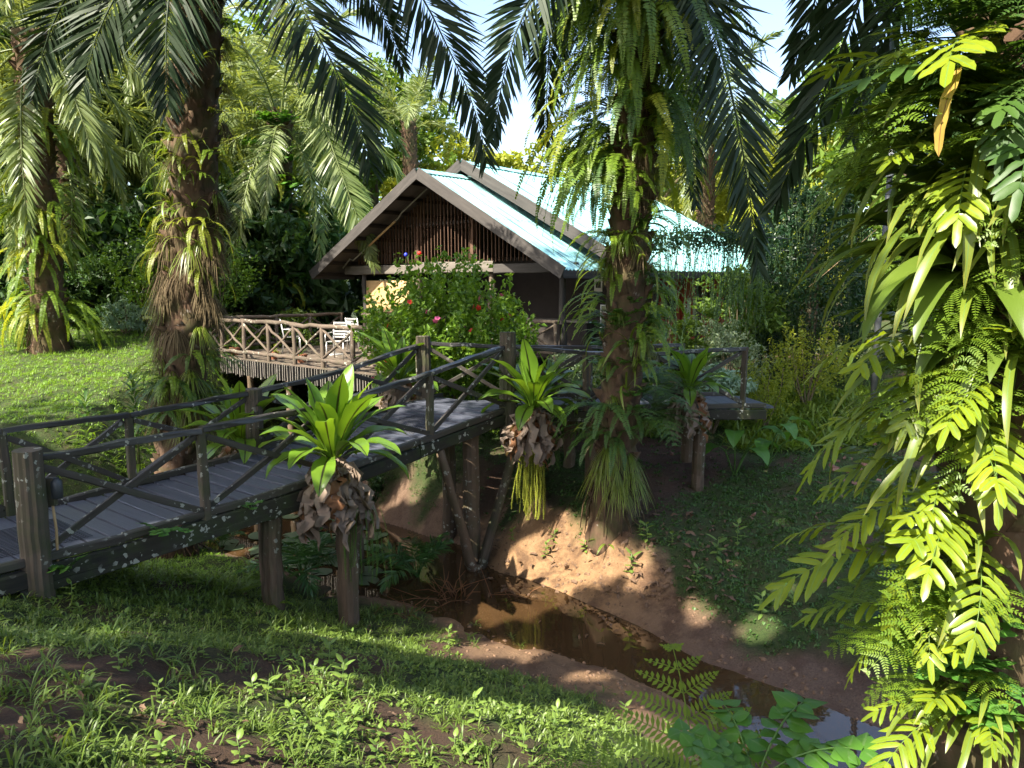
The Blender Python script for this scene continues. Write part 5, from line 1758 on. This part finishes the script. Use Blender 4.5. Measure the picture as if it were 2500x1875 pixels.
for px, py, Y, r in ((1290, 1230, 11.8, .3), (1210, 1230, 11.6, .3), (1160, 1420, 11.6, .3), (1330, 250, 11, .8), (1380, 480, 11, .6), (1500, 400, 11, .4), (820, 1040, 9.6, .35), (950, 930, 9.6, .3), (870, 1180, 9.6, .3), (1300, 980, 11.7, .35), (1700, 900, 12.2, .5), (500, 500, 12, .8), (480, 250, 12, .8), (460, 750, 12, .4), (330, 850, 13, .5), (1980, 840, 16, 1.1), (1600, 480, 22, 2.5), (1100, 760, 15, 1.2), (1150, 650, 15, 1.0)):
    lit(px, py, r, None, Y)
LIT = np.array(LIT)


def shadow_ok(P):
    """keep leaves whose shadow line misses every lit place"""
    ok = np.ones(len(P), bool)
    wob = .6 + .8 * vn(P[:, 0], P[:, 1] + P[:, 2], 1.6, 61)
    for x, y, z, r in LIT:
        v = P - (x, y, z)
        al = v @ S_
        dd = np.linalg.norm(v - al[:, None] * S_, axis=1)
        ok &= ~((dd < r * wob) & (al > 0))
    return ok


SHT = [(-9.5, .5, 11.5, (4.6, 4.6, 2.2), 'spreading shade tree on the bank left of the viewpoint'), (-6.5, -3.4, 11.0, (4.2, 4.2, 2.2), 'shade tree on the bank behind the viewpoint'),
       (-12.5, 5.0, 10.5, (3.8, 3.8, 2.0), 'shade tree standing left of the lawn'), (-3.6, .8, 10.0, (3.2, 3.6, 1.8), 'shade tree just left of the viewpoint'), (-4.0, 5.6, 11.4, (3.0, 3.0, 1.6), 'tall thin shade tree beside the start of the bridge'),
       (-1.0, -3.9, 9.5, (3.4, 3.2, 1.8), 'shade tree right behind the viewpoint'), (-.6, 4.2, 11.6, (3.2, 3.2, 1.5), 'high-crowned shade tree right of the viewpoint')]
for i, (x, y, h, rad, lab) in enumerate(SHT):
    z0 = TZ(x, y)
    C = clumpy(7600, rad, 95, .27, .1, 40 + i) + (x, y, z0 + h)
    C = C[shadow_ok(C)]
    me = leafcloud(C - (x, y, z0 + h), .42, M['treeb'], 'crown', .6, .9)
    tx, ty = x, y
    if i == 4: tx, ty = -8.3, 5.0
    if i == 6: tx, ty = 3.2, -1.0
    if i == 3: tx, ty = -4.6, -.6
    o = root('shade_tree', lab, 'tree', (tx, ty, TZ(tx, ty)))
    m = MB()
    pts = smooth_curve([(0, 0, -.3), (0, 0, h * .4), ((x - tx) * .5, (y - ty) * .5, h * .75), (x - tx, y - ty, h)], 10)
    m.add(*tube(pts, np.linspace(.24, .08, len(pts)), 8, .04))
    link('trunk', m.mesh('trunk', M['bark']), o)
    link('crown', me, o, (x - tx, y - ty, h))

# ------------------------------------------------------------------ ground plants
def tuft(nb, h, w_, mat, spread=.6, droop=.5, seg=3):
    m = MB()
    for i in range(nb):
        a = rng.random() * 6.28; el = rng.uniform(.5, 1.4) if spread < .8 else rng.uniform(.2, 1.2)
        d = (math.cos(a) * math.cos(el), math.sin(a) * math.cos(el), math.sin(el))
        blade(m, rng.normal(size=3) * (.02, .02, 0), d, (-d[1], d[0], rng.normal() * .3), h * rng.uniform(.5, 1.1), w_, seg, droop, kind='lance', rnd=rng.random())
    return np.concatenate(m.V), m.F, np.concatenate(m.A)


def scatter(name, label, cat, temps, X, Y, S, mat, zoff=-.005):
    """many small tufts as one ground-cover object"""
    m = MB()
    Z = terrain(X, Y)
    k = rng.integers(0, len(temps), len(X))
    for j, (V, F, A) in enumerate(temps):
        ix = np.nonzero(k == j)[0]
        if not len(ix): continue
        a = rng.random(len(ix)) * 6.28
        c, s_ = np.cos(a)[:, None], np.sin(a)[:, None]
        W = np.empty((len(ix), len(V), 3))
        W[..., 0] = (V[None, :, 0] * c - V[None, :, 1] * s_) * S[ix][:, None] + X[ix][:, None]
        W[..., 1] = (V[None, :, 0] * s_ + V[None, :, 1] * c) * S[ix][:, None] + Y[ix][:, None]
        W[..., 2] = V[None, :, 2] * S[ix][:, None] + Z[ix][:, None] + zoff
        AA = np.tile(A, (len(ix), 1)); AA[:, 2] = np.clip(AA[:, 2] * .5 + np.repeat(rng.random(len(ix)), len(V)) * .5, 0, 1)
        off = (np.arange(len(ix)) * len(V))[:, None, None]
        m.add(W.reshape(-1, 3), [(f[None] + off).reshape(-1, f.shape[1]) for f in F], AA)
    o = link(name, m.mesh(name, mat, False), None)
    tag(o, label, cat, kind='stuff')
    return o


def region(n, x0, x1, y0, y1, f):
    X = rng.uniform(x0, x1, n); Y = rng.uniform(y0, y1, n)
    mu_, ba_, _ = masks(X, Y)
    d, hw, sd = stream(X, Y)
    keep = rng.random(n) < f(X, Y, mu_, ba_, d - hw, sd)
    return X[keep], Y[keep]


TG = [tuft(9, .11, .0045, 0, .6, .5) for _ in range(3)] + [tuft(8, .07, .007, 0, .9, .4) for _ in range(2)]
TB = [tuft(7, .06, .012, 0, .9, .3, 3) for _ in range(3)]
X, Y = region(15000, -6.2, 3.2, 2.4, 10.5, lambda x, y, mu_, ba_, e, sd: (sd > 0) * (1 - mu_) * (1 - .82 * ba_) * (.35 + .9 * vn(x, y, 1.7, 31)))
scatter('bank_grass', 'short grass and weeds on the near bank', 'grass', TG, X, Y, rng.uniform(.6, 1.35, len(X)), M['grass'])
X, Y = region(11000, -6.2, 3.2, 2.4, 10.5, lambda x, y, mu_, ba_, e, sd: (sd > 0) * (1 - mu_) * (1 - .7 * ba_) * (vn(x, y, 1.1, 33) > .42))
scatter('bank_ground_cover', 'low broad-leaved ground cover on the near bank', 'ground cover', TB, X, Y, rng.uniform(.5, 1.1, len(X)), M['weed'])
X, Y = region(26000, -16, -3.5, 8.5, 23.5, lambda x, y, mu_, ba_, e, sd: (sd > 0) * (1 - mu_) * (1 - .5 * ba_) * (e > .3))
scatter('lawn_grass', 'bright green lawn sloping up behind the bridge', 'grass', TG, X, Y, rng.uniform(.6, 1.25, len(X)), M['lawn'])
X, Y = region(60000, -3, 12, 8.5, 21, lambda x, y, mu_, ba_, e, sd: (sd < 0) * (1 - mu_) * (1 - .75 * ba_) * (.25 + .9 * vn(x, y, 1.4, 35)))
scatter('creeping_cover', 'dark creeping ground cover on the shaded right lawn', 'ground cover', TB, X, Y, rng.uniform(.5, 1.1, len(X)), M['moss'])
# clods and pebbles on the bare mud
X, Y = region(2600, -2.2, 4.5, 7.4, 12.6, lambda x, y, mu_, ba_, e, sd: mu_ * (e > -.05))
pb_ = []
for q in range(4):
    V_, F_ = tube([(0, 0, -.012), (0, 0, -.004), (0, 0, .008), (0, 0, .014)], [.008, .018, .015, .005], 6, .22)
    pb_.append((V_, F_, np.zeros((len(V_), 3)) + .5))
scatter('mud_clods', 'small clods and pebbles on the bare mud', 'clods', pb_, X, Y, rng.uniform(.3, 1.5, len(X)) ** 1.5, M['clod'], .0)
# tall weeds in front of vine mound and at the bridge end
X, Y = region(1500, 4.2, 10, 14.2, 17.5, lambda x, y, mu_, ba_, e, sd: np.ones_like(x))
scatter('rough_weeds', 'rough weeds along the foot of the vine-draped tree', 'weeds', TG + TB, X, Y, rng.uniform(2.2, 4.5, len(X)), M['treeb'])

# leafy weeds in the foreground, one object each
WD = []
for q in range(5):
    m = MB()
    h = (.10, .16, .07, .22, .13)[q]
    m.add(*tube([(0, 0, -.02), (.005, 0, h * .5), (0, .008, h)], .0035, 5))
    nl = (7, 9, 6, 11, 8)[q]
    for i in range(nl):
        a = i * 2.4 + rng.normal() * .2; z = h * (i + .6) / nl; el = .15 + .8 * i / nl
        d = (math.cos(a) * math.cos(el), math.sin(a) * math.cos(el), math.sin(el))
        blade(m, (0, 0, z), d, (-d[1], d[0], .05), rng.uniform(.06, .11), rng.uniform(.014, .022), 6, .35, .3, 'lance' if q % 2 else 'ovate', rng.random(), .06, 3)
    WD.append(m.mesh('leafy_weed', M['weed']))
GT = []
for q in range(3):
    V, F, A = tuft(16, .26, .006, 0, .6, .75, 5)
    GT.append(mkmesh('grass_tuft', V, F, M['grass'], True, A))
cnt = 0
def drop(me, name, lab, cat, grp, px, py, s_):
    p = PT(px, py)
    o = link(name, me, None, (p.x, p.y, p.z - .005), (rng.normal() * .08, rng.normal() * .08, rng.random() * 6), s_)
    tag(o, lab, cat, grp)
for i in range(62):
    px = rng.uniform(640, 1700); py = rng.uniform(1690, 1875) if i < 44 else rng.uniform(1560, 1720)
    if py < 1740 and px > 1150: continue
    drop(WD[i % 5], 'leafy_weed', 'leafy weed in the sunlit strip at the bottom', 'weed', 'weeds in the sunlit foreground', px, py, rng.uniform(.45, 1.25))
for i in range(45):
    drop(WD[i % 5], 'leafy_weed', 'leafy weed in the shaded grass at lower left', 'weed', 'weeds in the shaded foreground', rng.uniform(60, 900), rng.uniform(1440, 1870), rng.uniform(.5, 1.0))
for i in range(110):
    drop(GT[i % 3], 'grass_tuft', 'arching grass tuft on the near bank', 'grass', 'grass tufts on the near bank', rng.uniform(0, 1250), rng.uniform(1430, 1870), rng.uniform(.5, 1.1))
for i in range(14):
    drop(WD[i % 5], 'leafy_weed', 'weed growing along the foot of the bridge stringer', 'weed', 'weeds under the bridge edge', rng.uniform(150, 620), rng.uniform(1400, 1440), rng.uniform(.9, 1.5))
# fern shoots in the foreground
for px, py, k_, s_, lab in ((600, 1450, LACy, .5, 'small fern sprouting beside the dark pile'), (700, 1530, SFs, .5, 'small fern on the bank under the nest fern'),
                            (660, 1480, SFs, .55, 'fern clump at the foot of the dark pile'), (1480, 1330, SFs, .5, 'fern at the foot of the central palm on the mud')):
    p = PT(px, py)
    plant('ground_fern', lab, 'fern', p, -1.6, k_, 6, s_, 2.8, 'frond', None, .2)
p = Vector((1.02, 3.75, TZ(1.02, 3.75)))
o = root('ground_fern', 'tall upright lacy fern before the stream at lower right', 'fern', p)
for i, (az, tl, s_) in enumerate(((1.6, -.8, 1.9), (2.4, -.65, 1.5), (1.1, -.7, 1.65), (3.4, -.3, 1.0), (.4, -.35, 1.0), (-1.2, -.3, .9), (-2.2, -.2, .9))):
    link('frond', LACy[i % 3], o, (0, 0, 0), (0, tl, az), s_)
p = Vector((1.22, 3.55, TZ(1.22, 3.55) + .68))
o = plant('mint_plant', 'toothed round-leaved plant before the muddy pool', 'plant', p + Vector((0, 0, .25)), 2.4, RND, 7, 1.7, 2.6, 'sprig')
m = MB(); m.add(*tube([(0, 0, -.6), (0.02, 0, -.3), (0, 0, 0)], .006, 5)); link('stem', m.mesh('stem', M['stem']), o)
# strap-leaved lily stalk on the lawn
p = Vector((-6.75, 13.6, TZ(-6.75, 13.6)))
o = root('lily_stalk', 'tall stalk ringed with drooping strap leaves on the lawn', 'plant', p)
m = MB(); m.add(*tube([(0, 0, -.1), (.02, 0, 1), (0, .02, 1.95)], [.03, .025, .012], 7)); link('stalk', m.mesh('stalk', M['rachis']), o)
LLf = strap_leaf(.55, .026, 40, -45, M['fernd'], 'lance', 9, .25)
LLy = strap_leaf(.55, .026, 30, -60, M['fern'], 'lance', 9, .25)
for i in range(74):
    z = .15 + 1.8 * i / 74
    link('leaf', LLy if z < .7 else LLf, o, (0, 0, z), (0, -.55 * (z / 2) ** 2, i * 2.4), rng.uniform(.75, 1.15) * (1.05 - .25 * (z / 2) ** 3))
for x, y, s_, lab in ((-6.1, 13.9, .7, 'shorter strap-leaved stalk right of the tall one'), (-7.4, 13.2, .5, 'low strap-leaved stalk left of the tall one')):
    o = root('lily_stalk', lab, 'plant', (x, y, TZ(x, y)))
    for i in range(30):
        z = .05 + 1.9 * s_ * i / 30
        link('leaf', LLy if i < 12 else LLf, o, (0, 0, z), (0, -.3 * i / 30, i * 2.4), rng.uniform(.7, 1.1))
# big elephant-ear leaves at the bridge end
for px, py, Y, s_, a_, lab in ((1800, 985, 13.2, 1.0, -1.2, 'elephant-ear plant at the right end of the bridge'), (1875, 1010, 13.4, .9, -.6, 'elephant-ear leaf drooping over the lawn'), (1400, 1010, 14.6, .8, -1.9, 'elephant-ear plant behind the bend of the bridge')):
    p = PY(px, py, Y); p.z = TZ(p.x, p.y)
    o = root('elephant_ear', lab, 'plant', p)
    for i in range(5):
        a = a_ + (i - 2) * .7
        h = .55 + .3 * (i % 2)
        m = MB(); e = np.array((math.cos(a) * .4, math.sin(a) * .4, h)); m.add(*tube(smooth_curve([(0, 0, -.05), e * .6 + (0, 0, .1), e], 6), np.linspace(.014, .008, 7), 5)); st = link('stalk', m.mesh('stalk', M['round']), o)
        m = MB(); P = arc(.55, 15, -75, 9); curve_leaf(m, P, .16, 'ovate', .2, .06); link('leaf', m.mesh('leaf', M['round']), o, e, (0, 0, a), s_)

# ------------------------------------------------------------------ pond, stream debris
CY = [palm_frond(arc(1.0, 75, -20, 14, 1.3), .30, 30, .011, .25, M['cycad'], .3, .15, .012), palm_frond(arc(1.1, 55, -45, 14, 1.2), .30, 30, .011, .25, M['cycad'], .3, .15, .012), palm_frond(arc(.9, 85, 20, 14, 1.2), .28, 28, .011, .25, M['cycad'], .3, .15, .012)]
for px, py, n, s_, lab in ((740, 1418, 14, 1.0, 'young feathery palm at the pond edge left of the tassel fern'), (1020, 1400, 10, .95, 'young feathery palm between the piles in the stream'), (540, 1330, 7, .6, 'small spiky plant under the bridge at the pond')):
    p = PZ(px, py, WZ + .05); p.z = max(TZ(p.x, p.y), WZ - .05)
    o = root('young_palm', lab, 'palm', p)
    for i in range(n):
        link('frond', CY[i % 3], o, (0, 0, 0), (rng.normal() * .1, rng.normal() * .1, i * 2.4), s_ * rng.uniform(.8, 1.15))
PDm = []
for q in range(3):
    a = np.linspace(.2, 6.1, 15); r = .5 * (1 + .05 * rng.normal(size=15))
    V = np.concatenate([[[0, 0, 0]], np.stack([np.cos(a) * r, np.sin(a) * r, .012 + .01 * rng.random(15)], -1)])
    F = np.array([(0, i, i + 1) for i in range(1, 15)])
    A = np.zeros((16, 3)); A[:, 2] = rng.random(); A[:, 1] = .5
    PDm.append(mkmesh('lily_pad', V, [F], M['pad'], True, A))
i = 0
while i < 70:
    px, py = rng.uniform(520, 930), rng.uniform(1170, 1420)
    p = PZ(px, py, WZ)
    d, hw, _ = stream(np.array([p.x]), np.array([p.y]))
    i += 1
    if d[0] > hw[0] * .98: continue
    o = link('lily_pad', PDm[i % 3], None, (p.x, p.y, WZ + .006 + .004 * (i % 5)), (0, 0, rng.random() * 6), rng.uniform(.25, .5))
    tag(o, 'flat lily pad floating on the pond under the bridge', 'lily pad', 'lily pads on the pond')
# fallen leaves
FLv = []
for q in range(4):
    m = MB(); P = arc(.16, 20, -30, 7); P += rng.normal(size=P.shape) * .006; curve_leaf(m, P, .028, 'ovate', .3, .3); FLv.append(m)
m = MB()
def litter(n, x0, x1, y0, y1, s0=.5, s1=1.2):
    for i in range(n):
        px, py = rng.uniform(x0, x1), rng.uniform(y0, y1)
        p = PT(px, py)
        f = FLv[i % 4]; V = np.concatenate(f.V) * rng.uniform(s0, s1)
        a = rng.random() * 6.28; Rm = np.array(Euler((rng.normal() * .25, rng.normal() * .25, a)).to_matrix())
        z = max(p.z, WZ) + .012
        A = np.concatenate(f.A).copy(); A[:, 2] = rng.random()
        m.add(V @ Rm.T + (p.x, p.y, z), f.F, A)
litter(130, 1500, 1800, 1260, 1480); litter(60, 1600, 2100, 1050, 1450, .5, 1.0); litter(40, 1150, 1500, 1330, 1480); litter(36, 0, 1000, 1430, 1870, .35, .7); litter(60, 440, 640, 1090, 1260, .8, 1.8); litter(25, 1100, 1500, 1480, 1700, .4, .8)
tag(link('leaf_litter', m.mesh('leaf_litter', M['litter']), None), 'brown fallen leaves scattered over mud and grass', 'fallen leaves', kind='stuff')
# twigs and dead stalks at the stream edge
for px, py, n, s_, lab in ((1090, 1480, 26, .45, 'tangle of dead reddish stalks at the foot of the V-shaped prop'), (1010, 1500, 16, .35, 'heap of dry twigs left of the V-shaped prop'), (1250, 1480, 7, .35, 'dry palm scrap lying on the mud beside the prop')):
    p = PT(px, py)
    o = root('dead_twigs', lab, 'twigs', (p.x, p.y, max(p.z, WZ)))
    m = MB()
    for i in range(n):
        a = rng.random() * 6.28; el = rng.uniform(.05, 1.2)
        d = np.array((math.cos(a) * math.cos(el), math.sin(a) * math.cos(el), math.sin(el)))
        st = rng.normal(size=3) * (.18, .12, 0)
        e = st + d * s_ * rng.uniform(.6, 1.6)
        m.add(*tube([st + (0, 0, -.02), (st + e) / 2 + rng.normal(size=3) * .04, e - (0, 0, .05)], [.008, .006, .003], 4))
    link('twigs', m.mesh('twigs', M['deadred']), o)
# brick bits heap on the right lawn
for i in range(26):
    px, py = 2080 + rng.normal() * 45, 1150 + rng.normal() * 26
    if i > 20: px, py = ((1895, 1095), (1640, 1110), (1560, 1175), (2010, 1420), (1840, 1260))[i - 21]
    p = PT(px, py)
    V, F = box(-.05, .05, -.035, .035, -.02, .03)
    V = V * rng.uniform(.6, 1.2) + rng.normal(size=V.shape) * .007
    o = link('brick_fragment', mkmesh('brick_fragment', V, [F], M['brick'], False), None, p + Vector((0, 0, .01)), (rng.normal() * .3, rng.normal() * .3, rng.random() * 6))
    if i > 20: tag(o, 'stray brick fragment lying alone on the right lawn', 'brick', 'stray brick fragments')
    else: tag(o, 'brick fragment in the small heap on the right lawn', 'brick', 'brick heap on the right lawn')
# weeds on the lit mud bank, grass in the stream
for i, (px, py) in enumerate(((1350, 1325), (1330, 1360), (1430, 1345), (1540, 1400), (1580, 1330), (1640, 1330), (1700, 1420), (1800, 1330), (1560, 1300), (1250, 1320), (1860, 1500), (1930, 1480), (1750, 1360))):
    drop(WD[(1, 3, 4)[i % 3]], 'leafy_weed', 'weed growing on the muddy far bank', 'weed', 'weeds on the far bank', px, py, rng.uniform(1.0, 1.9))
for i, (px, py) in enumerate(((1250, 1560), (1270, 1580), (1130, 1690), (1160, 1530))):
    drop(GT[i % 3], 'grass_tuft', 'thin grass standing in the mud of the stream', 'grass', 'grass in the stream mud', px, py, rng.uniform(.5, .8))
# moss and leaves growing on the stringer
for i, (px, py) in enumerate(((385, 1300), (155, 1390), (610, 1240))):
    qq = on_line(px, NA - D1n * .07, D1)
    plant('edge_sprig', ('leafy sprig growing from the bridge edge', 'little seedling at the foot of the log post', 'small sprig on the mossy stringer')[i], 'plant', V3(qq, zat(py, qq)), -1.2, RND, 4, (1.2, .8, .6)[i], 1.0, 'sprig')
